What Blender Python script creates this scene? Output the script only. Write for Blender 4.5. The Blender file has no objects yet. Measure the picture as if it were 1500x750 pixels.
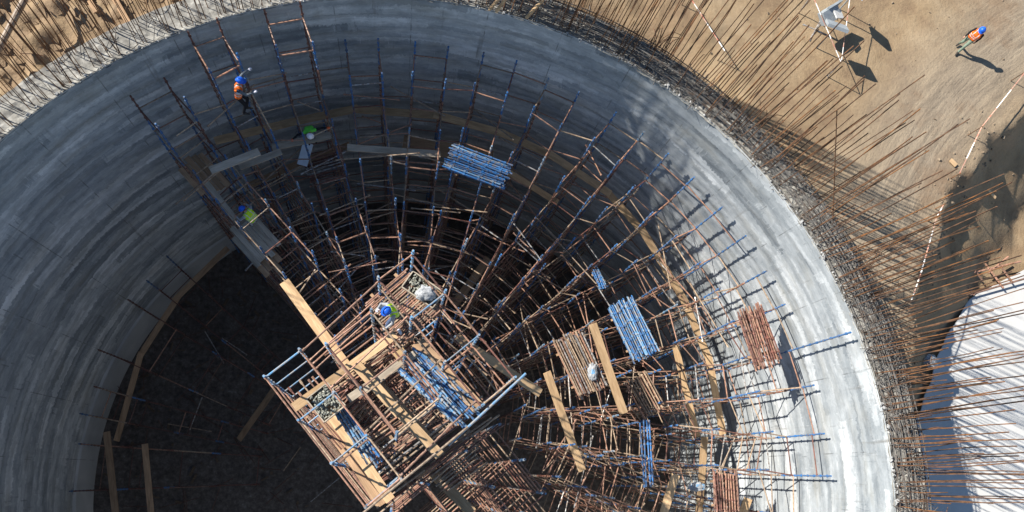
import bpy, bmesh, math, random
import numpy as np
from mathutils import Vector, Matrix, Quaternion, noise

random.seed(7); np.random.seed(7)
scene = bpy.context.scene
col = scene.collection
rad = math.radians

# ------------------------------------------------------------------ camera
CAM_Z = 31.0
FPX, NAD = 1200.0, (580.0, 692.0)            # focal length in px of a 1500 px wide frame, plumb point
_d = Vector(((NAD[0]-750)/FPX, (NAD[1]-375)/FPX, 1.0)).normalized()
_x = (Vector((1, 0, 0)) - _d*_d.x).normalized()
_y = (-_d).cross(_x)
AX = (_x, _y, -_d)                            # world axes seen in camera space (x right, y down, z forward)
cam_data = bpy.data.cameras.new('camera')
cam_data.sensor_width = 36.0; cam_data.lens = FPX/1500*36.0
cam_data.clip_start = 0.5; cam_data.clip_end = 3000
cam = bpy.data.objects.new('camera', cam_data); col.objects.link(cam)
R3 = Matrix(((AX[0].x, -AX[0].y, -AX[0].z), (AX[1].x, -AX[1].y, -AX[1].z), (AX[2].x, -AX[2].y, -AX[2].z)))
cam.matrix_world = Matrix.Translation((0, 0, CAM_Z)) @ R3.to_4x4()
scene.camera = cam

# ------------------------------------------------------------------ sky, sun, exposure
SUN_AZ, SUN_EL = 155.7, 38.6                  # where the sun stands (degrees from +X, above horizon)
world = bpy.data.worlds.new('World'); scene.world = world; world.use_nodes = True
wn = world.node_tree.nodes; wl = world.node_tree.links
bg = wn['Background']; sky = wn.new('ShaderNodeTexSky'); sky.sky_type = 'NISHITA'; sky.sun_disc = False
sky.sun_elevation = rad(SUN_EL); sky.sun_rotation = rad(90-SUN_AZ)
sky.air_density = 1.0; sky.dust_density = 0.0; sky.ozone_density = 1.6
wl.new(sky.outputs[0], bg.inputs[0]); bg.inputs[1].default_value = 0.077
sd = bpy.data.lights.new('sun', 'SUN'); sd.energy = 5.0; sd.angle = rad(0.53); sd.color = (1.0, 0.95, 0.87)
sun = bpy.data.objects.new('sun', sd); col.objects.link(sun)
sdir = Vector((math.cos(rad(SUN_AZ))*math.cos(rad(SUN_EL)), math.sin(rad(SUN_AZ))*math.cos(rad(SUN_EL)), math.sin(rad(SUN_EL))))
sun.rotation_euler = sdir.to_track_quat('Z', 'Y').to_euler(); sun.location = sdir*60
vs = scene.view_settings
vs.view_transform = 'Standard'; vs.look = 'None'; vs.exposure = 0.85; vs.gamma = 1.0; vs.use_curve_mapping = False
scene.cycles.max_bounces = 5; scene.cycles.diffuse_bounces = 3

# ------------------------------------------------------------------ helpers
def ray(px, py):
    c = Vector(((px-750)/FPX, (py-375)/FPX, 1.0))
    v = Vector((AX[0].dot(c), AX[1].dot(c), AX[2].dot(c)))
    return Vector((v.x/-v.z, v.y/-v.z))
def at(px, py, z):                            # the place at height z that lies on a sight line
    k = ray(px, py)*(CAM_Z-z)
    return Vector((k.x, k.y, z))
def at_r(px, py, r):                          # the place on the upright cylinder of radius r
    k = ray(px, py); D = r/k.length
    return Vector((k.x*D, k.y*D, CAM_Z-D))
def tag(o, label=None, cat=None, group=None, kind=None):
    if label: o['label'] = label
    if cat: o['category'] = cat
    if group: o['group'] = group
    if kind: o['kind'] = kind
    return o
def empty(name, loc, label=None, cat=None, group=None):
    o = bpy.data.objects.new(name, None); col.objects.link(o); o.location = loc; o.empty_display_size = 0.2
    return tag(o, label, cat, group)
def link(name, me, parent=None, loc=None, rot=None, scale=None):
    o = bpy.data.objects.new(name, me); col.objects.link(o)
    if parent is not None: o.parent = parent
    if loc is not None: o.location = loc
    if rot is not None:
        o.rotation_mode = 'QUATERNION'; o.rotation_quaternion = rot
    if scale is not None: o.scale = scale
    return o
def mesh(name, v, f, mat=None, smooth=False):
    me = bpy.data.meshes.new(name); me.from_pydata([tuple(p) for p in v], [], f); me.update()
    if mat: me.materials.append(mat)
    if smooth: me.polygons.foreach_set('use_smooth', [True]*len(me.polygons))
    return me
def smooth01(a, b, x):
    t = min(1, max(0, (x-a)/(b-a))); return t*t*(3-2*t)
class MB:                                     # collects shapes, builds ONE mesh
    def __init__(s): s.v = []; s.f = []
    def tube(s, a, b, r, n=6, r2=None, cap=True):
        a = Vector(a); b = Vector(b); d = b-a
        if d.length < 1e-6: return
        q = d.to_track_quat('Z', 'Y'); k = len(s.v); r2 = r if r2 is None else r2
        for P, rr in ((a, r), (b, r2)):
            for i in range(n):
                t = 2*math.pi*i/n; s.v.append(P + q @ Vector((math.cos(t)*rr, math.sin(t)*rr, 0)))
        for i in range(n):
            j = (i+1) % n; s.f.append((k+i, k+j, k+n+j, k+n+i))
        if cap: s.f.append(tuple(k+i for i in reversed(range(n)))); s.f.append(tuple(k+n+i for i in range(n)))
    def path(s, pts, r, n=5):
        k0 = len(s.v); m = len(pts)
        for i, P in enumerate(pts):
            P = Vector(P); d = Vector(pts[min(i+1, m-1)])-Vector(pts[max(i-1, 0)])
            q = d.to_track_quat('Z', 'Y')
            for j in range(n):
                t = 2*math.pi*j/n; s.v.append(P + q @ Vector((math.cos(t)*r, math.sin(t)*r, 0)))
        for i in range(m-1):
            for j in range(n):
                s.f.append((k0+i*n+j, k0+i*n+(j+1) % n, k0+(i+1)*n+(j+1) % n, k0+(i+1)*n+j))
        s.f.append(tuple(k0+i for i in reversed(range(n)))); s.f.append(tuple(k0+(m-1)*n+i for i in range(n)))
    def box(s, c, sx, sy, sz, rot=None):
        c = Vector(c); k = len(s.v)
        for dz in (-1, 1):
            for dx, dy in ((-1, -1), (1, -1), (1, 1), (-1, 1)):
                p = Vector((dx*sx/2, dy*sy/2, dz*sz/2)); s.v.append(c + (rot @ p if rot else p))
        for q in ((0, 3, 2, 1), (4, 5, 6, 7), (0, 1, 5, 4), (1, 2, 6, 5), (2, 3, 7, 6), (3, 0, 4, 7)): s.f.append(tuple(k+i for i in q))
    def build(s, name, mat, parent=None, smooth=False, loc=None):
        return link(name, mesh(name, s.v, s.f, mat, smooth), parent, loc)

# ------------------------------------------------------------------ materials
MATS = {}
def newmat(name, rough=0.7, metal=0.0, spec=0.3):
    m = bpy.data.materials.new(name); m.use_nodes = True
    n = m.node_tree.nodes; p = n['Principled BSDF']
    p.inputs['Roughness'].default_value = rough; p.inputs['Metallic'].default_value = metal
    p.inputs['Specular IOR Level'].default_value = spec
    MATS[name] = m
    return m, n, m.node_tree.links, p
def N(n, t, **kw):
    x = n.new(t)
    for k, v in kw.items(): setattr(x, k, v)
    return x
def mathn(n, l, op, a, b=None, c=None, clamp=False):
    x = N(n, 'ShaderNodeMath', operation=op); x.use_clamp = clamp
    for i, s in enumerate((a, b, c)):
        if s is None: continue
        if isinstance(s, (int, float)): x.inputs[i].default_value = s
        else: l.new(s, x.inputs[i])
    return x.outputs[0]
def ramp(n, l, fac, stops):
    r = N(n, 'ShaderNodeValToRGB'); e = r.color_ramp.elements
    while len(e) < len(stops): e.new(0.5)
    for i, (p, c) in enumerate(stops):
        e[i].position = p; e[i].color = (*c, 1) if len(c) == 3 else c
    l.new(fac, r.inputs[0]); return r.outputs[0]
def mixc(n, l, fac, a, b, mode='MIX'):
    x = N(n, 'ShaderNodeMix', data_type='RGBA', blend_type=mode)
    for s, i in ((fac, 0), (a, 6), (b, 7)):
        if isinstance(s, (int, float)): x.inputs[i].default_value = s
        elif isinstance(s, tuple): x.inputs[i].default_value = (*s, 1)
        else: l.new(s, x.inputs[i])
    return x.outputs[2]
def noisen(n, l, vec, scale, detail=4, rough=0.55, dist=0.0):
    x = N(n, 'ShaderNodeTexNoise'); x.inputs['Scale'].default_value = scale; x.inputs['Detail'].default_value = detail
    x.inputs['Roughness'].default_value = rough; x.inputs['Distortion'].default_value = dist
    if vec is not None: l.new(vec, x.inputs['Vector'])
    return x
def vscale(n, l, vec, s):
    x = N(n, 'ShaderNodeVectorMath', operation='MULTIPLY'); l.new(vec, x.inputs[0]); x.inputs[1].default_value = s; return x.outputs[0]
def bump(n, l, p, h, strength=0.4, dist=0.02):
    b = N(n, 'ShaderNodeBump'); b.inputs['Strength'].default_value = strength; b.inputs['Distance'].default_value = dist
    l.new(h, b.inputs['Height']); l.new(b.outputs[0], p.inputs['Normal'])

def paint(name, base, worn, amount=0.5, rough=0.5, metal=0.0, sc=9.0, hue=0.12):
    m, n, l, p = newmat(name, rough, metal)
    geo = N(n, 'ShaderNodeNewGeometry'); oi = N(n, 'ShaderNodeObjectInfo')
    a = noisen(n, l, geo.outputs['Position'], sc, 5, 0.65)
    f = ramp(n, l, a.outputs['Fac'], [(0.62-amount*0.35, (0, 0, 0)), (0.72-amount*0.3, (1, 1, 1))])
    c = mixc(n, l, f, base, worn)
    v = mathn(n, l, 'MULTIPLY_ADD', oi.outputs['Random'], 0.6, 0.68)
    h = N(n, 'ShaderNodeHueSaturation'); l.new(c, h.inputs['Color']); l.new(v, h.inputs['Value'])
    s = mathn(n, l, 'MULTIPLY_ADD', oi.outputs['Random'], hue, 1-hue*0.6); l.new(s, h.inputs['Saturation'])
    l.new(h.outputs[0], p.inputs['Base Color'])
    bump(n, l, p, a.outputs['Fac'], 0.3, 0.004)
    return m
paint('blue_paint', (0.045, 0.15, 0.345), (0.17, 0.15, 0.14), 0.38)
paint('light_blue_paint', (0.12, 0.27, 0.44), (0.30, 0.29, 0.28), 0.5)
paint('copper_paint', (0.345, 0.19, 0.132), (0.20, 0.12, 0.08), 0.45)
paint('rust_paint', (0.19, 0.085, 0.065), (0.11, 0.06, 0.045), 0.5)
paint('tan_metal', (0.38, 0.285, 0.20), (0.24, 0.165, 0.11), 0.5)
paint('galvanised', (0.42, 0.42, 0.41), (0.22, 0.17, 0.14), 0.5, 0.45, 0.3)
paint('rebar_rust', (0.205, 0.10, 0.048), (0.09, 0.05, 0.03), 0.55, 0.8, 0.0, 3.0, 0.3)
paint('rebar_grey', (0.12, 0.115, 0.108), (0.085, 0.06, 0.045), 0.4, 0.8, 0.0, 3.0, 0.3)
paint('white_paint', (0.78, 0.78, 0.76), (0.55, 0.5, 0.42), 0.2)
paint('red_paint', (0.42, 0.15, 0.11), (0.42, 0.28, 0.22), 0.6)
paint('yellow_paint', (0.7, 0.5, 0.05), (0.4, 0.3, 0.1), 0.2)

def wood(name, light, dark):
    m, n, l, p = newmat(name, 0.85, 0, 0.15)
    tc = N(n, 'ShaderNodeTexCoord'); oi = N(n, 'ShaderNodeObjectInfo')
    off = N(n, 'ShaderNodeVectorMath', operation='ADD'); l.new(tc.outputs['Object'], off.inputs[0])
    cmb = N(n, 'ShaderNodeCombineXYZ'); k = mathn(n, l, 'MULTIPLY', oi.outputs['Random'], 37.0); l.new(k, cmb.inputs[0]); l.new(k, cmb.inputs[1]); l.new(cmb.outputs[0], off.inputs[1])
    g = noisen(n, l, vscale(n, l, off.outputs[0], (1.2, 22, 22)), 1.6, 6, 0.6, 0.6)
    b = noisen(n, l, vscale(n, l, off.outputs[0], (1.0, 4, 4)), 1.1, 3)
    c = ramp(n, l, g.outputs['Fac'], [(0.3, dark), (0.62, light)])
    c = mixc(n, l, ramp(n, l, b.outputs['Fac'], [(0.45, (0, 0, 0)), (0.7, (0.6, 0.6, 0.6))]), c, tuple(x*0.6 for x in dark))
    h = N(n, 'ShaderNodeHueSaturation'); l.new(c, h.inputs['Color']); l.new(mathn(n, l, 'MULTIPLY_ADD', oi.outputs['Random'], 0.45, 0.75), h.inputs['Value'])
    l.new(h.outputs[0], p.inputs['Base Color']); bump(n, l, p, g.outputs['Fac'], 0.4, 0.004)
wood('new_wood', (0.58, 0.405, 0.235), (0.42, 0.265, 0.14))
wood('old_wood', (0.48, 0.315, 0.19), (0.32, 0.20, 0.115))
wood('grey_wood', (0.48, 0.41, 0.32), (0.33, 0.27, 0.20))
wood('dark_timber', (0.16, 0.115, 0.075), (0.08, 0.06, 0.045))  # darker timber tone for the offcuts on the floor

def concrete_wall(name, plain=False):
    m, n, l, p = newmat(name, 0.8, 0, 0.25)
    tc = N(n, 'ShaderNodeTexCoord'); sp = N(n, 'ShaderNodeSeparateXYZ'); l.new(tc.outputs['Object'], sp.inputs[0])
    ang = mathn(n, l, 'ARCTAN2', sp.outputs[0], sp.outputs[1]); arc = mathn(n, l, 'MULTIPLY', ang, 16.0)
    cv = N(n, 'ShaderNodeCombineXYZ'); l.new(arc, cv.inputs[0]); l.new(sp.outputs[2], cv.inputs[1])
    V = cv.outputs[0]
    # casting layers: torn edges, each layer and patch with its own tone
    tear = noisen(n, l, vscale(n, l, V, (5.5, 0.8, 1)), 1.0, 8, 0.72)
    wob = noisen(n, l, vscale(n, l, V, (0.16, 0.3, 1)), 1.0, 5)
    big = noisen(n, l, vscale(n, l, V, (0.07, 0.16, 1)), 1.0, 4)
    ZZ = []
    def layer(per_m, rag, alen, seed):
        zz = mathn(n, l, 'ADD', mathn(n, l, 'MULTIPLY', sp.outputs[2], per_m), mathn(n, l, 'ADD', mathn(n, l, 'MULTIPLY', tear.outputs['Fac'], rag), mathn(n, l, 'MULTIPLY', wob.outputs['Fac'], 2.6)))
        ZZ.append(zz); row = mathn(n, l, 'FLOOR', mathn(n, l, 'ADD', zz, seed))
        aa = mathn(n, l, 'ADD', mathn(n, l, 'MULTIPLY', arc, alen), mathn(n, l, 'MULTIPLY', row, 0.37))
        aa = mathn(n, l, 'ADD', aa, mathn(n, l, 'MULTIPLY', tear.outputs['Fac'], 0.5))
        cell = N(n, 'ShaderNodeCombineXYZ'); l.new(mathn(n, l, 'FLOOR', aa), cell.inputs[0]); l.new(row, cell.inputs[1])
        wh = N(n, 'ShaderNodeTexWhiteNoise', noise_dimensions='2D'); l.new(cell.outputs[0], wh.inputs['Vector'])
        r2 = N(n, 'ShaderNodeTexWhiteNoise', noise_dimensions='1D'); l.new(row, r2.inputs['W'])
        return mathn(n, l, 'ADD', mathn(n, l, 'MULTIPLY', wh.outputs['Value'], 0.6), mathn(n, l, 'MULTIPLY', r2.outputs['Value'], 0.4))
    la = layer(1.55, 1.15, 0.21, 0.0); lb = layer(3.4, 1.7, 0.5, 40.0)
    streak = noisen(n, l, vscale(n, l, V, (0.7, 5.0, 1)), 1.0, 7, 0.7)
    mott = noisen(n, l, vscale(n, l, V, (1.5, 2.3, 1)), 1.0, 9, 0.68)
    tone = mathn(n, l, 'ADD', mathn(n, l, 'MULTIPLY', la, 0.22), mathn(n, l, 'MULTIPLY', lb, 0.13))
    tone = mathn(n, l, 'ADD', tone, mathn(n, l, 'ADD', mathn(n, l, 'MULTIPLY', streak.outputs['Fac'], 0.16), mathn(n, l, 'MULTIPLY', big.outputs['Fac'], 0.22)))
    tone = mathn(n, l, 'ADD', tone, mathn(n, l, 'MULTIPLY', mott.outputs['Fac'], 0.30))
    c = ramp(n, l, tone, [(0.38, (0.165, 0.187, 0.205)), (0.46, (0.265, 0.290, 0.306)), (0.54, (0.38, 0.406, 0.420)), (0.60, (0.53, 0.556, 0.567)), (0.68, (0.70, 0.72, 0.726))])
    ed = mathn(n, l, 'ABSOLUTE', mathn(n, l, 'SUBTRACT', mathn(n, l, 'FRACT', ZZ[0]), 0.5))
    c = mixc(n, l, ramp(n, l, ed, [(0.475, (0, 0, 0)), (0.498, (0.28, 0.28, 0.28))]), c, (0.14, 0.15, 0.16))
    scr = noisen(n, l, vscale(n, l, V, (9.0, 0.9, 1)), 1.0, 4, 0.6)
    c = mixc(n, l, ramp(n, l, scr.outputs['Fac'], [(0.68, (0, 0, 0)), (0.72, (0.5, 0.5, 0.5))]), c, (0.13, 0.14, 0.145))
    c = mixc(n, l, ramp(n, l, scr.outputs['Fac'], [(0.29, (0.5, 0.5, 0.5)), (0.34, (0, 0, 0))]), c, (0.50, 0.52, 0.53))
    # short upright pockets left by the climbing rods and ties
    vo = N(n, 'ShaderNodeTexVoronoi', feature='F1'); vo.inputs['Scale'].default_value = 1.0; vo.inputs['Randomness'].default_value = 0.85
    l.new(vscale(n, l, V, (0.75, 0.75, 1)), vo.inputs['Vector'])
    dv = N(n, 'ShaderNodeVectorMath', operation='SUBTRACT'); l.new(vscale(n, l, V, (0.75, 0.75, 1)), dv.inputs[0]); l.new(vo.outputs['Position'], dv.inputs[1])
    ds = N(n, 'ShaderNodeSeparateXYZ'); l.new(dv.outputs[0], ds.inputs[0])
    pk = mathn(n, l, 'MULTIPLY', mathn(n, l, 'LESS_THAN', mathn(n, l, 'ABSOLUTE', mathn(n, l, 'ADD', ds.outputs[0], mathn(n, l, 'MULTIPLY', mott.outputs['Fac'], 0.03))), 0.018), mathn(n, l, 'LESS_THAN', mathn(n, l, 'ABSOLUTE', ds.outputs[1]), mathn(n, l, 'MULTIPLY', big.outputs['Fac'], 0.5)))
    pkm = noisen(n, l, vscale(n, l, V, (0.25, 0.5, 1)), 1.0, 3)
    pk = mathn(n, l, 'MULTIPLY', pk, ramp(n, l, pkm.outputs['Fac'], [(0.5, (0, 0, 0)), (0.65, (0.5, 0.5, 0.5))]))
    c = mixc(n, l, pk, c, (0.11, 0.12, 0.125))
    # warm stains and drips running down
    drip = noisen(n, l, vscale(n, l, V, (3.2, 0.16, 1)), 1.0, 5, 0.6)
    patch = noisen(n, l, vscale(n, l, V, (0.3, 0.3, 1)), 1.0, 3)
    df = mathn(n, l, 'MULTIPLY', ramp(n, l, drip.outputs['Fac'], [(0.60, (0, 0, 0)), (0.72, (1, 1, 1))]), ramp(n, l, patch.outputs['Fac'], [(0.45, (0, 0, 0)), (0.62, (0.75, 0.75, 0.75))]))
    c = mixc(n, l, df, c, (0.15, 0.14, 0.125))
    warm = noisen(n, l, vscale(n, l, V, (0.5, 1.4, 1)), 0.8, 5, 0.6)
    c = mixc(n, l, mathn(n, l, 'MULTIPLY', ramp(n, l, warm.outputs['Fac'], [(0.5, (0, 0, 0)), (0.7, (1, 1, 1))]), 0.5), c, (0.285, 0.275, 0.235))
    # form marks: upright joints with dirt, short and broken
    pj = mathn(n, l, 'PINGPONG', mathn(n, l, 'ADD', arc, mathn(n, l, 'MULTIPLY', tear.outputs['Fac'], 0.04)), 1.36)
    line = mathn(n, l, 'LESS_THAN', pj, 0.018)
    brk = noisen(n, l, vscale(n, l, V, (0.4, 0.8, 1)), 1.3, 4)
    line = mathn(n, l, 'MULTIPLY', line, ramp(n, l, brk.outputs['Fac'], [(0.46, (0, 0, 0)), (0.58, (0.6, 0.6, 0.6))]))
    c = mixc(n, l, line, c, (0.09, 0.09, 0.09))
    spk = noisen(n, l, vscale(n, l, V, (1, 2.4, 1)), 6.0, 6, 0.75)
    c = mixc(n, l, ramp(n, l, spk.outputs['Fac'], [(0.33, (0.5, 0.5, 0.5)), (0.41, (0, 0, 0))]), c, (0.13, 0.14, 0.145))
    c = mixc(n, l, ramp(n, l, spk.outputs['Fac'], [(0.60, (0, 0, 0)), (0.69, (0.6, 0.6, 0.6))]), c, (0.48, 0.49, 0.49))
    if plain:
        pl = noisen(n, l, V, 0.5, 5, 0.6)
        c = ramp(n, l, pl.outputs['Fac'], [(0.35, (0.36, 0.375, 0.385)), (0.65, (0.46, 0.475, 0.48))])
        c = mixc(n, l, line, c, (0.2, 0.19, 0.18))
    l.new(c, p.inputs['Base Color'])
    hh = mathn(n, l, 'ADD', mathn(n, l, 'MULTIPLY', tone, 0.8), mathn(n, l, 'MULTIPLY', spk.outputs['Fac'], 0.35))
    bump(n, l, p, hh, 0.45, 0.03)
concrete_wall('slipformed_concrete'); concrete_wall('smooth_concrete', True)

def simple(name, stops, scale=3.0, rough=0.85, bstr=0.4, bdist=0.02, stretch=None, detail=7, nrough=0.65):
    m, n, l, p = newmat(name, rough, 0, 0.25)
    tc = N(n, 'ShaderNodeTexCoord'); v = tc.outputs['Object']
    if stretch: v = vscale(n, l, v, stretch)
    a = noisen(n, l, v, scale, detail, nrough)
    l.new(ramp(n, l, a.outputs['Fac'], stops), p.inputs['Base Color']); bump(n, l, p, a.outputs['Fac'], bstr, bdist)
simple('rim_concrete', [(0.3, (0.11, 0.105, 0.095)), (0.5, (0.24, 0.23, 0.205)), (0.68, (0.38, 0.37, 0.335))], 2.2, 0.9, 0.9, 0.06)
simple('clod', [(0.3, (0.16, 0.115, 0.075)), (0.7, (0.30, 0.24, 0.175))], 3, 0.95)
simple('chip_white', [(0.3, (0.26, 0.26, 0.25)), (0.7, (0.46, 0.46, 0.45))], 6, 0.85)
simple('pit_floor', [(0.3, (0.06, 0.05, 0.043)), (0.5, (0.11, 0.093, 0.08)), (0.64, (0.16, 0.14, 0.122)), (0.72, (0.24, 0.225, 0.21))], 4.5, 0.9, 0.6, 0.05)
simple('white_sack', [(0.35, (0.24, 0.25, 0.26)), (0.6, (0.42, 0.43, 0.44))], 7, 0.6, 0.9, 0.06)  # grey shading mottled into the white of the sacks
simple('foam_board', [(0.3, (0.55, 0.62, 0.68)), (0.7, (0.68, 0.74, 0.79))], 4, 0.8, 0.1)
simple('clamp_metal', [(0.3, (0.12, 0.12, 0.09)), (0.7, (0.42, 0.42, 0.36))], 20, 0.5)
simple('lamp_grey', [(0.3, (0.22, 0.25, 0.27)), (0.7, (0.34, 0.37, 0.39))], 4, 0.5, 0.1)
simple('membrane_white', [(0.3, (0.47, 0.465, 0.445)), (0.7, (0.575, 0.57, 0.55))], 0.5, 0.75, 0.2, 0.02)
simple('rubber_black', [(0.3, (0.02, 0.02, 0.02)), (0.7, (0.04, 0.04, 0.04))], 4, 0.6, 0.1)

def ground_mat():
    m, n, l, p = newmat('sandy_ground', 0.95, 0, 0.1)
    geo = N(n, 'ShaderNodeNewGeometry'); P = geo.outputs['Position']
    big = noisen(n, l, P, 0.11, 4); mid = noisen(n, l, P, 0.8, 7, 0.65); fine = noisen(n, l, P, 7.0, 6, 0.7)
    c = ramp(n, l, mid.outputs['Fac'], [(0.3, (0.20, 0.137, 0.085)), (0.5, (0.275, 0.197, 0.118)), (0.7, (0.34, 0.255, 0.16))])
    # worn roadway: greyer, packed, along the curve of the wall
    sp = N(n, 'ShaderNodeSeparateXYZ'); l.new(P, sp.inputs[0])
    dx = mathn(n, l, 'SUBTRACT', sp.outputs[0], 37.5); dy = mathn(n, l, 'SUBTRACT', sp.outputs[1], -2.0)
    rr = mathn(n, l, 'SQRT', mathn(n, l, 'ADD', mathn(n, l, 'MULTIPLY', dx, dx), mathn(n, l, 'MULTIPLY', dy, dy)))
    rw = mathn(n, l, 'ADD', rr, mathn(n, l, 'MULTIPLY', big.outputs['Fac'], 2.5))
    band = mathn(n, l, 'ABSOLUTE', mathn(n, l, 'SUBTRACT', rw, 24.2))
    bf = ramp(n, l, mathn(n, l, 'DIVIDE', band, 4.0), [(0.15, (0.75, 0.75, 0.75)), (0.8, (0, 0, 0))])
    c = mixc(n, l, bf, c, (0.315, 0.262, 0.195))
    cb = N(n, 'ShaderNodeCombineXYZ'); l.new(mathn(n, l, 'MULTIPLY', rr, 1.0), cb.inputs[0])
    l.new(mathn(n, l, 'MULTIPLY', mathn(n, l, 'ARCTAN2', dy, dx), 3.0), cb.inputs[1])
    trk = noisen(n, l, cb.outputs[0], 4.5, 6, 0.7, 0.3)
    tf = mathn(n, l, 'MULTIPLY', bf, ramp(n, l, trk.outputs['Fac'], [(0.40, (0, 0, 0)), (0.62, (0.9, 0.9, 0.9))]))
    c = mixc(n, l, tf, c, (0.17, 0.135, 0.10))
    # turned earth where the slope is steep, colour lightened to offset its shade
    nz = N(n, 'ShaderNodeSeparateXYZ'); l.new(geo.outputs['True Normal'], nz.inputs[0])
    st = ramp(n, l, mathn(n, l, 'ADD', nz.outputs[2], mathn(n, l, 'MULTIPLY', fine.outputs['Fac'], 0.1)), [(0.72, (1, 1, 1)), (0.93, (0, 0, 0))])
    c = mixc(n, l, mathn(n, l, 'MULTIPLY', st, 0.7), c, (0.30, 0.215, 0.14))
    damp = noisen(n, l, P, 0.35, 6, 0.65)
    c = mixc(n, l, ramp(n, l, damp.outputs['Fac'], [(0.54, (0, 0, 0)), (0.68, (0.6, 0.6, 0.6))]), c, (0.18, 0.115, 0.07))
    c = mixc(n, l, ramp(n, l, fine.outputs['Fac'], [(0.25, (0.4, 0.4, 0.4)), (0.45, (0, 0, 0))]), c, (0.12, 0.085, 0.057))
    l.new(c, p.inputs['Base Color'])
    h = mathn(n, l, 'ADD', mathn(n, l, 'MULTIPLY', fine.outputs['Fac'], 0.6), mathn(n, l, 'ADD', mathn(n, l, 'MULTIPLY', mid.outputs['Fac'], 0.8), mathn(n, l, 'MULTIPLY', mathn(n, l, 'MULTIPLY', trk.outputs['Fac'], bf), 1.2)))
    bump(n, l, p, h, 0.8, 0.08)
ground_mat()
def flat(name, c, rough=0.8):
    m, n, l, p = newmat(name, rough, 0, 0.2)
    tc = N(n, 'ShaderNodeTexCoord'); a = noisen(n, l, tc.outputs['Object'], 14, 4)
    l.new(mixc(n, l, a.outputs['Fac'], tuple(x*0.75 for x in c), tuple(min(1, x*1.2) for x in c)), p.inputs['Base Color'])
    bump(n, l, p, a.outputs['Fac'], 0.3, 0.01)
for nm, c in (('skin', (0.42, 0.24, 0.17)), ('orange_vest', (0.85, 0.16, 0.02)), ('lime_vest', (0.50, 0.80, 0.03)), ('green_shirt', (0.13, 0.62, 0.07)),
              ('navy_cloth', (0.03, 0.045, 0.08)), ('black_cloth', (0.014, 0.014, 0.017)), ('sage_cloth', (0.20, 0.26, 0.20)), ('grey_cloth', (0.33, 0.34, 0.36)),
              ('jeans', (0.07, 0.10, 0.18)), ('slate_cloth', (0.11, 0.13, 0.15)), ('glove_white', (0.62, 0.62, 0.68)), ('glove_orange', (0.75, 0.12, 0.03)), ('reflective', (0.55, 0.56, 0.55)), ('boot', (0.05, 0.045, 0.04)),
              ('hair', (0.03, 0.02, 0.015)), ('cardboard', (0.42, 0.28, 0.14)), ('eye_dark', (0.02, 0.02, 0.02)), ('lip', (0.33, 0.14, 0.11))):
    flat(nm, c)
flat('helmet_blue', (0.02, 0.12, 0.62), 0.35); flat('helmet_white', (0.8, 0.8, 0.82), 0.35)

# ------------------------------------------------------------------ the setting: terrain with the dug pit
R_IN, R_OUT = 16.0, 17.25
RIM_Z, FLOOR_Z = 5.4, -17.0
EDGE = [(27.9, 16.1), (25.8, 14.6), (25.2, 13.3), (24.1, 12.3), (23.7, 11.4), (23.0, 10.2), (22.7, 9.2), (22.0, 7.9), (21.4, 6.7), (21.0, 4.9), (20.6, 3.3), (18.6, 2.5), (17.6, 1.2), (17.0, -4), (17.0, -12)]
EDGE = [(60, 34), (40, 24), (31.5, 18.6)] + EDGE + [(17, -40)]
E_ = np.array(EDGE, float)
def edge_dist(x, y):                          # signed distance to the pit's lip, positive inside the pit
    best = 1e9; sg = 1
    for i in range(len(E_)-1):
        ax, ay = E_[i]; bx, by = E_[i+1]; dx, dy = bx-ax, by-ay
        t = min(1, max(0, ((x-ax)*dx+(y-ay)*dy)/(dx*dx+dy*dy)))
        ex, ey = x-ax-t*dx, y-ay-t*dy; d = math.hypot(ex, ey)
        if d < best: best = d; sg = 1 if (dx*ey-dy*ex) > 0 else -1
    return best*sg
PIT_Z = -3.0; GZ = 4.3; GK = (CAM_Z-GZ)/CAM_Z
def ground_z(x, y): return GZ+rel_z(x/GK, y/GK)
def rel_z(x, y):
    r = math.hypot(x, y); az = math.degrees(math.atan2(y, x))
    n1 = noise.fractal(Vector((x*0.35, y*0.35, 3.1)), 1.0, 2.0, 4)
    n2 = noise.fractal(Vector((x*1.7, y*1.7, 8.7)), 0.8, 2.1, 4)
    z = 0.05*n1+0.025*n2
    if -120 < x < 120 and -80 < y < 120:
        # rough cut bank round the wall on the far and left side
        w = smooth01(46, 58, az) if az > -20 else (1 if az < -90 else 0)
        if w > 0 and r < 30:
            rid = noise.fractal(Vector((az*0.42, r*0.35, 1.0)), 0.7, 2.2, 4)
            b = smooth01(20.3, 22.2+0.5*rid, r)
            z += w*(-1.3*(1-b)*(1-smooth01(92, 108, az)) + 0.25*rid*(1-smooth01(22, 25, r)))
            if az > 100 or az < -90:
                ch = noise.turbulence(Vector((x*1.25, y*1.25, 0.3)), 4, True)
                z += (0.85*(ch-0.4))*smooth01(100, 112, abs(az))
        if -20 < az < 50 and r < 29.2:
            z += 0.0
        d = edge_dist(x, y)
        if d > -2:
            j = 0.55*n1+0.28*n2
            dd = d + j*0.9
            run = 2.5+2.0*smooth01(4, 9.5, y); f = min(1, max(0, dd/run))**0.9 + (0.10*smooth01(0.0, 0.12, dd)*(1-smooth01(.5, 3, dd)))
            z = z*(1-f)+PIT_Z*f + f*(1-f)*0.7*n2 + 0.12*f*n1
            if dd > run: z = min(z, PIT_Z+0.1)
    return z
def axis(lo, hi, step, far):
    a = list(np.arange(lo, hi+1e-6, step)); s = step; p = hi; q = lo; up = []; dn = []
    while p < far: s *= 1.35; p += s; up.append(p)
    s = step
    while q > -far: s *= 1.35; q -= s; dn.append(q)
    return dn[::-1]+a+up
xs = axis(-22, 36, 0.21, 900); ys = axis(-6, 27, 0.21, 900)
V = []; F = []; idx = {}
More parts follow.
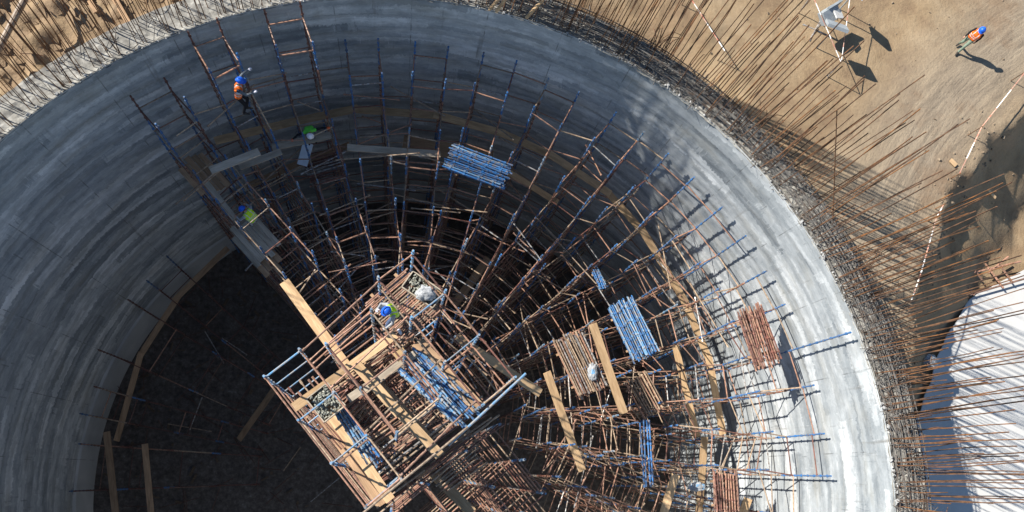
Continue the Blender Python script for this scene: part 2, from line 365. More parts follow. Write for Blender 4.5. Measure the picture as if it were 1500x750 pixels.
for j, y in enumerate(ys):
    for i, x in enumerate(xs):
        V.append((x, y, ground_z(x, y)))
nx = len(xs)
for j in range(len(ys)-1):
    for i in range(nx-1):
        cx, cy = (xs[i]+xs[i+1])/2, (ys[j]+ys[j+1])/2
        if math.hypot(cx, cy) < 16.75: continue
        F.append((j*nx+i, j*nx+i+1, (j+1)*nx+i+1, (j+1)*nx+i))
g = link('ground', mesh('ground', V, F, MATS['sandy_ground'], True)); tag(g, 'sandy brown building ground with packed roadway beside the silo', 'ground', kind='structure')

# white membrane on the pit floor
SH = [(60, 24), (28.8, 9.1), (26.3, 7.9), (25.8, 7.3), (24.8, 6.1), (24.1, 4.8), (23.3, 3.2), (23.0, 2.5), (22.2, 1.6), (20.6, 0.4), (19.6, -3), (19.0, -14)]
def sheet_x0(y):
    for i in range(len(SH)-1):
        (ax, ay), (bx, by) = SH[i], SH[i+1]
        if by <= y <= ay: return ax+(bx-ax)*(y-ay)/(by-ay)
    return SH[-1][0]
V = []; F = []
ny_, nx_ = 190, 70
for j in range(ny_):
    y = -14+38*j/(ny_-1)
    for i in range(nx_):
        x0 = sheet_x0(y/GK)*GK+0.15*noise.noise(Vector((y*1.3, 2, 0)))
        x = x0+(58-x0)*(i/(nx_-1))**1.6
        z = GZ-2.75+0.02*noise.noise(Vector((x*0.25, y*1.6, 5)))+0.10*noise.noise(Vector((x*0.12, y*0.25, 1)))
        V.append((x, y, z))
for j in range(ny_-1):
    for i in range(nx_-1): F.append((j*nx_+i, j*nx_+i+1, (j+1)*nx_+i+1, (j+1)*nx_+i))
sh = link('white_membrane', mesh('white_membrane', V, F, MATS['membrane_white'], True))
md = sh.modifiers.new('thickness', 'SOLIDIFY'); md.thickness = 0.03
tag(sh, 'big white membrane covering the pit bottom beside the silo', 'membrane')

# silo floor
V = []; F = []; nr, na = 40, 120
for i in range(nr+1):
    for k in range(na):
        a = 2*math.pi*k/na; r = 16.3*i/nr; x, y = r*math.cos(a), r*math.sin(a)
        V.append((x, y, FLOOR_Z+0.05*noise.fractal(Vector((x*0.6, y*0.6, 0)), 1, 2, 4)))
for i in range(nr):
    for k in range(na): F.append((i*na+k, (i+1)*na+k, (i+1)*na+(k+1) % na, i*na+(k+1) % na))
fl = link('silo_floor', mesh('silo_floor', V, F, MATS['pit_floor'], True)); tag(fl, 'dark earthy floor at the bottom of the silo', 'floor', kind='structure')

# ------------------------------------------------------------------ silo wall
silo = empty('silo_wall', (0, 0, FLOOR_Z), 'huge round grey concrete silo wall bristling with rusty starter bars', 'silo wall')
def shell(z0, z1, rows, cols, rfun, inward=True):
    V = []; F = []
    for j in range(rows+1):
        z = z0+(z1-z0)*j/rows
        for k in range(cols):
            a = 2*math.pi*k/cols; r = rfun(a, z); V.append((r*math.cos(a), r*math.sin(a), z-FLOOR_Z))
    for j in range(rows):
        for k in range(cols):
            q = (j*cols+k, j*cols+(k+1) % cols, (j+1)*cols+(k+1) % cols, (j+1)*cols+k)
            F.append(q[::-1] if inward else q)
    return V, F
lay = {}
def r_wall(a, z):
    x, y = math.cos(a)*3.2, math.sin(a)*3.2
    zz = z+0.25*noise.noise(Vector((x*2, y*2, z*0.2)))
    k = math.floor(zz/0.55); fr = zz/0.55-k
    o = lay.setdefault(k, random.uniform(-0.016, 0.016))
    o2 = 0.018*noise.noise(Vector((x*1.5, y*1.5, k*3.3)))
    return R_IN + o + o2 + 0.012*noise.fractal(Vector((x*5, y*5, z*1.5)), 1, 2, 3) + 0.02*(fr-0.5)
v, f = shell(-14.3, RIM_Z, 170, 640, r_wall)
wf = link('wall_face', mesh('wall_face', v, f, MATS['slipformed_concrete'], True), silo)
v, f = shell(FLOOR_Z-0.3, -14.28, 24, 320, lambda a, z: 15.93 if z < -14.33 else 16.1)
n0 = len(v)
link('kicker_wall', mesh('kicker_wall', v, f, MATS['smooth_concrete'], True), silo)
# rough top of the wall: torn inner lip, lower broken bed between the bars
cols, rr = 1100, 15
V = []; F = []
for k in range(cols):
    a = 2*math.pi*k/cols; ca, sa = math.cos(a), math.sin(a)
    tornin = 0.05*noise.fractal(Vector((ca*60, sa*60, 0)), 0.8, 2, 3)+0.10*max(0, noise.noise(Vector((ca*22, sa*22, 4)))-0.25)
    for i in range(rr+1):
        t = i/rr; r = R_IN-0.02+(R_OUT-R_IN+0.02)*t + (tornin*(1-t)**2)
        hz = noise.fractal(Vector((ca*70, sa*70, t*4)), 0.7, 2.1, 4)
        lip = max(0, 1-t*6)
        z = RIM_Z - 0.14*(1-lip) + 0.05*hz + 0.02
        if i == 0: z = RIM_Z-0.06-0.5*max(0, noise.noise(Vector((ca*16, sa*16, 9)))-0.45)
        if i == rr: z = RIM_Z-0.75
        V.append((r*ca, r*sa, z-FLOOR_Z))
m1 = rr+1
for k in range(cols):
    for i in range(rr):
        k2 = (k+1) % cols; F.append((k*m1+i, k*m1+i+1, k2*m1+i+1, k2*m1+i))
link('wall_top', mesh('wall_top', V, F, MATS['rim_concrete'], False), silo)
v, f = shell(-7.0, RIM_Z-0.7, 24, 320, lambda a, z: R_OUT+0.01+0.03*noise.fractal(Vector((math.cos(a)*9, math.sin(a)*9, z*0.5)), 1, 2, 3), False)
link('outer_face', mesh('outer_face', v, f, MATS['rim_concrete'], True), silo)
# white spalled chips along the inner lip
mb = MB()
for k in range(420):
    a = random.uniform(rad(-25), rad(150)); r = R_IN+random.uniform(-0.02, 0.12)
    s = random.uniform(0.02, 0.07)*(1.7 if random.random() < .1 else 1)
    q = Quaternion((random.random(), random.random(), random.random(), random.random())).normalized()
    mb.box((r*math.cos(a), r*math.sin(a), RIM_Z-FLOOR_Z+0.01), s, s*random.uniform(.5, 1.3), s*random.uniform(.3, .7), q)
ch = mb.build('spalled_chips', MATS['chip_white'], silo); ch['kind'] = 'stuff'

# hoops lying on the wall top, and the wall's starter bars
for k in range(20):
    r = R_IN+0.14+1.0*k/19+random.uniform(-.02, .02); z = RIM_Z-FLOOR_Z+random.uniform(-0.02, 0.30)
    ph = random.uniform(0, 6); mb = MB(); seg = 300
    pts = []
    for i in range(seg+1):
        a = rad(-30)+rad(118+14*math.sin(k*2.7))*i/seg
        rr_ = r+0.035*noise.noise(Vector((a*9+ph, k, 0))); pts.append((rr_*math.cos(a), rr_*math.sin(a), z+0.06*noise.noise(Vector((a*7, k*3.1, 2)))))
    mb.path(pts, 0.014, 4); mb.build('hoop_bar', MATS['rebar_grey'], silo)
mb = MB(); mb2 = MB()
for k in range(1250):                          # short ties, stirrups and wire ends
    a = random.uniform(rad(-25), rad(150)) if random.random() < .12 else random.uniform(rad(-20), rad(82)); ca, sa = math.cos(a), math.sin(a)
    er = Vector((ca, sa, 0)); et = Vector((-sa, ca, 0)); z0 = RIM_Z-FLOOR_Z
    if random.random() < 0.72:
        r = R_IN+random.uniform(0.1, 1.15); p = er*r+Vector((0, 0, z0+random.uniform(-.05, .2)))
        d = (er*random.choice((1, .15))*random.uniform(.3, 1)+et*random.gauss(0, .3)+Vector((0, 0, random.uniform(-.05, .25)))).normalized()*random.uniform(.2, .7)
        mb.tube(p-d*.5, p+d*.5, 0.012, 4)
    else:
        cl = noise.noise(Vector((a*14, 3, 1)))
        if cl < 0.2: continue
        r = R_OUT-random.uniform(0.0, 0.28); p = er*r+Vector((0, 0, z0-0.1))
        h = random.uniform(.4, 1.0)*(0.7+cl); o = random.uniform(.05, .5); t_ = random.uniform(-.3, .3)
        q = [p, p+er*o*.4+et*t_*.3+Vector((0, 0, h*.7)), p+er*o+et*t_+Vector((0, 0, h)), p+er*(o+.25)+et*(t_*2)+Vector((0, 0, h*random.uniform(.55, 1)))]
        mb2.path(q, 0.014, 4)
t = mb.build('tie_bars', MATS['rebar_grey'], silo); t['kind'] = 'stuff'
t = mb2.build('bent_stirrups', MATS['rebar_rust'], silo); t['kind'] = 'stuff'
def bar_mesh(bow, seed, mat):
    mb = MB(); pts = []
    for i in range(6):
        t = i/5; pts.append((bow*math.sin(math.pi*t)+bow*0.6*t*t, 0.4*bow*math.sin(2*math.pi*t), t))
    mb.path(pts, 1.0, 4)
    me = mesh('starter_bar', [(0, 0, 0)]*len(mb.v), mb.f, mat)
    for i, vtx in enumerate(me.vertices):
        c = Vector(pts[i//4]); off = Vector(mb.v[i])-c
        ang = (i % 4)*math.pi/2; vtx.co = (c.x+0.0175*math.cos(ang), c.y+0.0175*math.sin(ang), c.z)
    return me
bar_meshes = [bar_mesh(b*0.07, i, MATS['rebar_rust']) for i, b in enumerate((-1.2, -.6, -.2, .2, .6, 1.2))]
bars = []
a = -24.0
while a < 152:
    dens = 0.19 if a < 25 else (0.22 if a < 62 else (0.19 if a < 95 else 0.21))
    a += random.uniform(0.3, 1.7)*dens*1.35
    clump = noise.noise(Vector((a*0.55, 0, 0)))
    if a < 62 and clump < -0.22 and random.random() < 0.65: continue
    row = random.choice((0, 0, 1, 2, 2, 2)); r = (16.22, 16.62, 17.02)[row]+random.uniform(-.06, .06)
    L = random.uniform(3.2, 6.8) if a > 66 else random.choice((random.uniform(2.2, 4.6), random.uniform(4.8, 6.6), random.uniform(5.6, 8.0)))
    lean_r = random.gauss(0.015, 0.02); lean_t = random.gauss(0.0, 0.022)+0.05*noise.noise(Vector((a*0.4, 7, 2)))
    if a > 62: lean_t += random.gauss(0.0, 0.02)-0.02
    bars.append((a, r, L, lean_r, lean_t))
score = sorted(range(len(bars)), key=lambda i: -bars[i][2]*(1.0 if -6 < bars[i][0] < 63 else 0.45))
own = set(score[:300]); mb = MB()
for i, (a, r, L, lr, lt) in enumerate(bars):
    ca, sa = math.cos(rad(a)), math.sin(rad(a))
    d = Vector((ca*lr-sa*lt, sa*lr+ca*lt, 1)).normalized()
    p = Vector((ca*r, sa*r, RIM_Z-FLOOR_Z-0.25))
    if i in own:
        q = d.to_track_quat('Z', 'Y') @ Quaternion((0, 0, 1), random.uniform(0, 6.28))
        link('starter_bar', random.choice(bar_meshes), silo, p, q, (1, 1, L))
    else:
        w = Vector((random.gauss(0, .05), random.gauss(0, .05), 0))
        mb.path([p, p+d*L*.5+w, p+d*L], 0.0140, 4)
t = mb.build('shorter_starter_bars', MATS['rebar_rust'], silo); t['kind'] = 'stuff'

# ------------------------------------------------------------------ scaffold pieces (shared meshes)
def standard_mesh(mat, cup):
    mb = MB(); mb.tube((0, 0, 0), (0, 0, 2.0), 0.030, 7)
    for k in range(4):
        z = 0.25+0.5*k; mb.tube((0, 0, z-0.035), (0, 0, z+0.035), 0.052, 6)
    mb.tube((0, 0, 1.93), (0, 0, 2.03), 0.036, 6)
    me = mesh('standard', mb.v, mb.f, mat)
    if cup:
        me.materials.append(cup)
        for pl in me.polygons[9:9+4*8]: pl.material_index = 1
    return me
def ledger_mesh(mat):
    mb = MB(); mb.tube((0, 0, 0.0), (0, 0, 1.0), 0.027, 6)
    for z in (0.0, 0.955): mb.tube((0, 0, z), (0, 0, z+0.045), 0.038, 5)
    return mesh('ledger', mb.v, mb.f, mat)
M = MATS
STD = {'b': standard_mesh(M['blue_paint'], M['blue_paint']), 'w': standard_mesh(M['light_blue_paint'], M['light_blue_paint']), 'c': standard_mesh(M['copper_paint'], M['rust_paint']),
       'r': standard_mesh(M['rust_paint'], M['rust_paint']), 't': standard_mesh(M['tan_metal'], M['galvanised'])}
LED = {'c': ledger_mesh(M['copper_paint']), 'r': ledger_mesh(M['rust_paint']), 't': ledger_mesh(M['tan_metal']), 'b': ledger_mesh(M['light_blue_paint']), 'g': ledger_mesh(M['galvanised'])}
def pick(s): return random.choice(s)
def rod(name, me, a, b, parent, base):
    a = Vector(a); b = Vector(b); d = b-a; L = d.length
    return link(name, me, parent, a-base, d.to_track_quat('Z', 'Y') @ Quaternion((0, 0, 1), random.uniform(0, 6.28)), (1, 1, L))
def column(parent, base, x, y, ztop, zbot, tips='b', body='bbccrt'):
    z = ztop; first = True; lx, ly = random.gauss(0, .006), random.gauss(0, .006)
    while z > zbot+0.05:
        h = min(2.0, z-zbot)
        d = Vector((lx, ly, 1)).normalized()
        link('standard', STD[pick(tips) if first else pick(body)], parent, Vector((x+lx*(z-ztop), y+ly*(z-ztop), z-h))-base, d.to_track_quat('Z', 'Y') @ Quaternion((0, 0, 1), random.uniform(0, 6)), (1, 1, h/2.0))
        z -= h; first = False

TIPS = [((191, 141), (241, 115)), ((275, 47), (317, 28)), ((387, 14), (439, 3)), ((506, 59), (554, 57)), ((608, 62), (656, 69)), ((709, 78), (757, 89)),
        ((804, 115), (848, 135)), ((902, 165), (943, 193)), ((979, 225), (1016, 260)), ((1058, 303), (1092, 346)), ((1123, 397), (1150, 446)),
        ((1245, 487), (1191, 564)), ((1207, 635), (1217, 697))]
ROWR = [15.6, 14.35, 13.05, 11.8, 10.55, 9.3, 8.05, 6.8, 5.55]
D_TOP = [27.7, 28.4, 29.4, 30.7, 31.4, 32.0, 32.6, 33.2, 33.8]
D_RIGHT = [29.0, 31.2, 33.3, 34.5, 35.0, 35.4, 35.8, 36.2, 36.6]
D_LEFT = [24.8, 24.6, 29.8, 30.4, 30.9, 31.4, 31.9, 32.4, 33.0]
ORD = ['first', 'second', 'third', 'fourth', 'fifth', 'sixth', 'seventh', 'eighth', 'ninth', 'tenth', 'eleventh', 'twelfth', 'thirteenth', 'fourteenth', 'fifteenth', 'sixteenth']
bays = []
for a, b in TIPS:
    ka, kb = ray(*a), ray(*b)
    bays.append((math.degrees(math.atan2(ka.y, ka.x)), math.degrees(math.atan2(kb.y, kb.x)), CAM_Z-15.6/ka.length, CAM_Z-15.6/kb.length))
for k in range(2): bays.append((-7.0-11*k, -12.3-11*k, 2.0, 2.0))
BAY = []; KRS = []; HUB = Vector((0.2, 3.1, 0))
UA = Vector((math.cos(rad(-50)), math.sin(rad(-50)), 0)); VA = Vector((-UA.y, UA.x, 0))
for i, (a1, a2, z1, z2) in enumerate(bays):
    am = rad((a1+a2)/2); hw = 15.6*math.sin(rad(abs(a1-a2)/2))
    P0 = Vector((math.cos(am), math.sin(am), 0))*15.58
    er = (P0-HUB).normalized(); et = Vector((-er.y, er.x, 0))
    hw = min(hw, 0.74)
    base = er*12.0+Vector((0, 0, FLOOR_Z))
    where = 'beside the dark open sector' if i < 3 else ('against the shaded wall' if i < 8 else 'against the sunlit wall')
    o = empty('scaffold_bay', base, '%s radial scaffold bay clockwise from the dark sector, %s' % (ORD[i].capitalize(), where), 'scaffold', 'radial scaffold bays along the silo wall')
    amd = math.degrees(am)
    w = smooth01(30, 72, amd)
    zt = []
    for s in (0, 1):
        zz = []
        for k in range(9):
            D = D_RIGHT[k]*(1-w)+D_TOP[k]*w
            if amd > 101: D = D_LEFT[k]
            if i == 0: D = [26.9, 27.6, 28.2, 28.8, 29.3, 29.8, 30.3, 30.8, 31.3][k]
            z = CAM_Z-D+random.uniform(-.35, .35)
            if k == 0: z = (z1, z2)[s]
            zz.append(z)
        zt.append(zz)
    O = [Vector((math.cos(rad(q_)), math.sin(rad(q_)), 0))*15.6 for q_ in (a1, a2)]
    pos = [[O[s]] + [P0-er*(15.6-r)+et*(hw if s == 0 else -hw)+er*random.uniform(-.12, .12) for r in ROWR[1:]] for s in (0, 1)]
    def clear(p):                              # keep out of the central towers
        u_, v_ = p.dot(UA), p.dot(VA)
        return not (-5.0 < u_ < 5.6 and -1.6 < v_ < 4.6)
    KR = 0
    while KR < 9 and clear(pos[0][KR]) and clear(pos[1][KR]): KR += 1
    if am < rad(48) or am > rad(100): KR = min(KR, 8 if i % 2 else 9)
    else: KR = min(KR, 8)
    ztop = min(z1, z2)
    if abs(z1-z2) > 2: ztop = min(z1, z2)
    lev = []
    z = ztop-0.95
    while z > FLOOR_Z+0.2: lev.append(z); z -= 2.0
    for s in (0, 1):
        for k in range(1, 9):
            zl = min(lev, key=lambda q_: abs(q_+.8-zt[s][k])); zt[s][k] = zl+random.uniform(.55, 1.15)+(.5 if random.random() < .15 else 0)
    for s in (0, 1):
        for k in range(KR):
            P = pos[s][k]; body = 'bbbcct' if k < 4 else 'bbcctr'
            if i < 3: body = 'bbbcr'
            tips = 'b' if (k > 0 or i > 2) else 'r'
            if random.random() < .12: tips = 'w'
            column(o, base, P.x, P.y, zt[s][k], FLOOR_Z, tips, body)
    for z in lev:
        dz = random.uniform(-.04, .04)
        for k in range(KR):
            if z < min(zt[0][k], zt[1][k])-0.25 and random.random() < .9:
                e = et*0.0
                rod('ledger', LED[pick('ccccttrg')], pos[0][k]+Vector((0, 0, z+dz)), pos[1][k]+Vector((0, 0, z+dz)), o, base)
            if k < KR-1:
                for s in (0, 1):
                    if z < zt[s][k+1]-0.2 or (z < zt[s][k]-.2 and z < zt[s][k+1]+.9 and random.random() < .5):
                        za = z+random.uniform(-.08, .08)+0.05
                        rod('ledger', LED[pick('cccttr')], pos[s][k]+Vector((0, 0, za)), pos[s][k+1]+Vector((0, 0, min(za, zt[s][k+1]-.15))), o, base)
    for q_ in range(11):                        # long stray tubes laid askew through the lattice
        k = random.randint(1, KR-1); z = zt[0][k]-random.uniform(.6, 5)
        A = pos[0][k]+et*random.uniform(-.5, 1.2)+er*random.uniform(-.4, .4)+Vector((0, 0, z)); B = pos[1][k]-et*random.uniform(-.3, 1.2)+er*random.uniform(-.7, .7)+Vector((0, 0, z+random.uniform(-.5, .5)))
        rod('brace', LED[pick('tttcg')], A, B, o, base)
    # inclined braces on the outer bay of the tall left towers
    if i in (1, 2):
        for s in (0, 1):
            rod('brace', LED['r'], pos[s][0]+Vector((0, 0, zt[s][0]-1.9)), pos[s][1]+Vector((0, 0, zt[s][1]-3.8)), o, base)
    BAY.append((o, base, pos, zt, lev, er, et)); KRS.append(KR)
# tubes bridging the gap between neighbouring bays
for i in range(len(BAY)-1):
    o, base, pos, zt, lev, er, et = BAY[i]; o2, b2, pos2, zt2, lev2, er2, et2 = BAY[i+1]
    for k in range(min(KRS[i], KRS[i+1], 7)):
        for z in lev:
            pr = 0.4 if k < 2 else (0.68 if k < 4 else 0.75)
            if i > 7: pr += 0.12
            if z < min(zt[1][k], zt2[0][k])-0.3 and random.random() < pr:
                rod('ledger', LED[pick('ccttr')], pos[1][k]+Vector((0, 0, z+.12)), pos2[0][k]+Vector((0, 0, z+.12+random.uniform(-.1, .1))), o, base)

# low scaffold in the dark sector
LOWT = [((245, 377), (217, 411)), ((190, 441), (148, 513)), ((135, 566), (118, 606)), ((112, 650), (100, 720))]
for i, (a, b) in enumerate(LOWT):
    P1, P2 = at_r(*a, 15.4), at_r(*b, 15.4)
    m_ = (P1+P2)/2; er = Vector((m_.x, m_.y, 0)).normalized(); et = Vector((-er.y, er.x, 0)); base = er*11+Vector((0, 0, FLOOR_Z))
    hw = (P1-P2).length/2
    o = empty('low_scaffold_bay', base, '%s low dark scaffold bay anticlockwise from the tall scaffold on the shaded floor' % ORD[i].capitalize(), 'scaffold', 'low scaffold bays on the dark floor')
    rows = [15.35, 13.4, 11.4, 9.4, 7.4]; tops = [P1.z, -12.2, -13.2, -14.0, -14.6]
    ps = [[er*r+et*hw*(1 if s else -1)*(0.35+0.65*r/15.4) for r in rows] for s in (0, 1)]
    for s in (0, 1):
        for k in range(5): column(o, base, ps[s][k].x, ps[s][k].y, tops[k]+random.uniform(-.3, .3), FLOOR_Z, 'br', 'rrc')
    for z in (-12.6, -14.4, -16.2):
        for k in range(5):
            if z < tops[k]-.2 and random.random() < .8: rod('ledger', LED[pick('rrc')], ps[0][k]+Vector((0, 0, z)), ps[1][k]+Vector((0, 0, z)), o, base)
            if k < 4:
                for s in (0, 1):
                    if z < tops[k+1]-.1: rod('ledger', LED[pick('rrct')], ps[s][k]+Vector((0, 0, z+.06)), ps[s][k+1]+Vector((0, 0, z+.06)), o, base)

# ------------------------------------------------------------------ central towers on a skewed square grid
UA = Vector((math.cos(rad(-50)), math.sin(rad(-50)), 0)); VA = Vector((-UA.y, UA.x, 0))
def uv(u, v, z): return UA*u+VA*v+Vector((0, 0, z))
def tower(name, label, us, vs, ztop, zdrop=None, lift=2.0, vcol='ccct', ucol='ccctr', tips='w'):
    base = uv(sum(us)/len(us), sum(vs)/len(vs), FLOOR_Z)
    o = empty(name, base, label, 'scaffold', 'central scaffold towers')
    top = {}
    for i, u in enumerate(us):
        for j, v in enumerate(vs):
            zt = ztop-(zdrop[i] if zdrop else 0)+random.uniform(-.12, .12); top[i, j] = zt
            P = uv(u, v, 0); column(o, base, P.x, P.y, zt, FLOOR_Z, tips, 'bwctc')
    z = ztop-0.35
    n = 0
    while z > FLOOR_Z+.2:
        for i, u in enumerate(us):
            for j, v in enumerate(vs):
                if z > top[i, j]: continue
                if j+1 < len(vs) and z < top[i, j+1]: rod('ledger', LED[pick(vcol)], uv(u, v, z), uv(u, vs[j+1], z), o, base)
                if i+1 < len(us) and z < top[i+1, j]:
                    rod('ledger', LED[pick(ucol)], uv(u, v, z+.06), uv(us[i+1], v, z+.06), o, base)
                    if n < 4 and random.random() < .5: rod('ledger', LED[pick(ucol)], uv(u, v, z-.95), uv(us[i+1], v, z-.95), o, base)
        z -= lift; n += 1
    return o, base
A_U, A_V = [-4.19, -2.71, -1.26, 0.2], [-1.15, 0.0]
B_U, B_V = [-4.46, -3.0, -1.46, 0.1], [2.87, 4.07]
M_U, M_V = [-3.7, -2.26, -0.77], [0.62, 2.06]
towA = tower('scaffold_tower', 'tall narrow scaffold tower with blue rungs bordering the dark open sector', A_U, A_V, 8.5, vcol='bbbbc', ucol='cct')
towM = tower('scaffold_tower', 'highest scaffold tower in the middle, between the two narrow towers', M_U, M_V, 9.4)
towB = tower('scaffold_tower', 'tall narrow scaffold tower carrying the worker on a tube deck', B_U, B_V, 8.5, vcol='bbct')
towL = tower('scaffold_tower', 'lower scaffold tower below the long pale beam at the bottom edge', [0.95, 2.4, 3.85, 5.3], [-0.95, 0.55, 2.15, 3.5], 4.2, [0, 0.6, 2.2, 4.5], vcol='cctr')
# rails from tower to tower, belonging to the middle tower
o, base = towM
for z in (8.0, 6.0, 5.1, 4.0):
    for u in (-4.2, -2.9, -1.36, .15):
        rod('rail', LED[pick('ccgt')], uv(u, 0, z-.1), uv(u-.25, 2.87, z), o, base)
mb = MB(); mb.tube(uv(.26, -1.3, 8.5)-base, uv(.3, 2.2, 8.55)-base, .032, 8); mb.build('beam', M['tan_metal'], o)
mb = MB(); mb.tube(uv(.34, 1.5, 8.45)-base, uv(.2, 4.35, 8.55)-base, .036, 8); mb.build('beam', M['light_blue_paint'], o)

# ------------------------------------------------------------------ timber
def plank(label, a, b, w=0.24, t=0.05, mat='new_wood', group=None, name='wooden_plank', bend=0.0):
    a = Vector(a); b = Vector(b); d = b-a; L = d.length; x = d.normalized()
    y = Vector((0, 0, 1)).cross(x)
    if y.length < 1e-3: y = Vector((0, 1, 0))
    y.normalize(); z = x.cross(y)
    V = []; F = []; n = 8; tw = random.uniform(-.05, .05); c0 = random.uniform(-.02, .02)
    for i in range(n+1):
        s = i/n; zz = c0*4*s*(1-s); yy = bend*4*s*(1-s)
        e = (random.uniform(0, .015) if i in (0, n) else 0); ang = tw*(s-.5)
        for (dy, dz) in ((-1, -1), (1, -1), (1, 1), (-1, 1)):
            py, pz = dy*w/2, dz*t/2
            V.append((s*L+e*(1 if i == 0 else -1), yy+py*math.cos(ang)-pz*math.sin(ang), zz+py*math.sin(ang)+pz*math.cos(ang)))
    for i in range(n):
        for k in range(4): F.append((i*4+k, i*4+(k+1) % 4, i*4+4+(k+1) % 4, i*4+4+k)[::-1])
    F.append((0, 1, 2, 3)); F.append(tuple(n*4+k for k in (3, 2, 1, 0)))
    o = link(name, mesh(name, V, F, M[mat]))
    o.matrix_world = Matrix(((x.x, y.x, z.x, a.x), (x.y, y.y, z.y, a.y), (x.z, y.z, z.z, a.z), (0, 0, 0, 1)))
    tag(o, label, 'plank', group)
    return o
def arc_planks(pts, r, labels, **kw):
    for i in range(len(pts)-1):
        A, B = at_r(*pts[i], r), at_r(*pts[i+1], r)
        d = (B-A).normalized()*0.15
        plank(labels[i], A-d+Vector((0, 0, .03*(i % 2))), B+d+Vector((0, 0, .03*(i % 2))), **kw)
arc_planks([(320, 205), (415, 182), (520, 160), (640, 169), (735, 195), (805, 226), (890, 282), (942, 340), (1002, 440), (1038, 525), (1058, 632)], 15.05,
    ['leftmost brown plank of the upper curved walkway, above the white helmet worker', 'dim plank of the upper curved walkway behind the green shirt worker',
     'plank of the upper curved walkway right of the green shirt worker', 'plank of the upper curved walkway above the upper blue tube stack',
     'short plank of the upper curved walkway right of the upper blue tube stack', 'half shaded plank of the curved walkway near the shadow edge',
     'curved walkway plank where sunlight on the wall begins', 'long bright curved walkway plank on the sunlit wall', 'bright curved walkway plank left of the copper tube stack by the wall',
     'lowest bright plank of the curved walkway, below the copper tube stack'], w=0.34)
arc_planks([(365, 272), (440, 238), (508, 214)], 14.9, ['brown plank crossing below the foam board on the left', 'brown plank under the foam board and white helmet worker'], w=0.3, mat='old_wood')
plank('pale plank lying at the top, ending left of the upper blue tube stack', at_r(508, 216, 12.5), at_r(645, 226, 12.5), .28, .06, 'grey_wood')
plank('wide brown board behind the upper blue tube stack', at_r(590, 208, 15.0), at_r(722, 232, 15.0), .75, .05, 'old_wood')
plank('plank running from the upper blue tube stack down to the right', at_r(722, 238, 14.0), at_r(817, 297, 14.0), .3, .05, 'new_wood')
plank('grey plank left of the orange vest worker ladder, upper one of two', at_r(308, 250, 12.6), at_r(380, 222, 12.6), .3, .05, 'grey_wood')
plank('grey plank left of the foam board, lower one of two', at_r(350, 245, 12.6), at_r(412, 222, 12.6), .26, .05, 'grey_wood')
plank('grey plank carrying the worker in green shirt', at_r(398, 216, 13.3), at_r(485, 198, 13.3), .3, .05, 'grey_wood')
plank('narrow grey plank leading down to the lime vest worker on the left', at(302, 267, 0.2), at(344, 321, 0.2), .22, .05, 'grey_wood')
plank('long plank lying across bays at right, inner one of the lit pair', at_r(989, 505, 14.0), at_r(1021, 640, 14.0), .32, .05)
plank('plank crossing upright at right below the inner lit plank', at_r(1032, 640, 14.0), at_r(1024, 752, 14.0), .32, .05)
plank('bright plank between the copper stack and blue stack at right', at(868, 474, -0.7), at(914, 606, -0.9), .34, .05)
plank('bright plank left of the copper stack with a bag', at(801, 545, -3.6), at(853, 690, -5.2), .34, .05)
plank('short plank leaning at the bottom right edge', at(990, 695, -1.2), at(972, 752, -1.4), .34, .05)
plank('stub of plank at the bottom right near the white sack', at(1096, 730, -1.5), at(1086, 758, -1.7), .34, .05)
plank('dim plank deep in the scaffold above the central deck', at(716, 378, -8.0), at(664, 448, -8.0), .4, .05, 'old_wood')
plank('tan plank right of the central towers pointing down right', at(668, 494, 4.2), at(792, 576, 3.2), .3, .05)
plank('weathered plank beside the central blue tube stack', at(610, 500, 6.1), at(700, 597, 6.1), .4, .05, 'old_wood')
plank('tan plank laid along the tower towards the dark sector', at(429, 598, 6.2), at(530, 527, 6.2), .28, .06)
plank('tan plank laid along the tower near the worker', at(505, 543, 6.26), at(580, 489, 6.26), .28, .06)
plank('long bright plank at the tower upper left, nearest the dark sector', at(416, 412, 2.0), at(511, 542, 2.6), .36, .06)
plank('plank crossing the middle tower diagonally, upper piece', at(520, 532, 6.3), at(585, 606, 6.3), .3, .05)
plank('plank crossing the middle tower diagonally, lower piece', at(580, 598, 6.24), at(645, 668, 6.24), .3, .05)
plank('plank continuing under the pale beam to the bottom edge', at(632, 690, 2.6), at(692, 752, 2.6), .36, .05)
plank('bright plank at the lower left corner of the tower, upper layer', at(480, 600, 5.6), at(572, 733, 5.6), .3, .06)
plank('bright plank at the lower left corner of the tower, lower layer', at(505, 655, 5.4), at(559, 741, 5.4), .3, .06, 'old_wood')
plank('brown plank standing out from under the coupler crate', at(470, 607, 4.6), at(520, 680, 4.6), .32, .05, 'old_wood')
arc_planks([(331, 366), (257, 438)], 14.6, ['upper dim plank on the low scaffold of the dark sector'], w=.3, mat='old_wood')
arc_planks([(259, 438), (206, 520), (172, 642)], 14.6, ['middle dim plank on the low scaffold of the dark sector', 'lower dim plank on the low scaffold of the dark sector'], w=.3, mat='old_wood')
plank('dim plank at the lower left, nearer the wall of two upright ones', at(156, 632, -12.2), at(170, 760, -12.2), .32, .05, 'old_wood')
plank('dim plank at the lower left, farther from the wall of two upright ones', at(212, 650, -13.5), at(222, 760, -13.5), .3, .05, 'old_wood')
plank('lone brown plank in the dark left of the tower tip', at(402, 570, -11), at(350, 644, -14), .3, .05, 'old_wood')

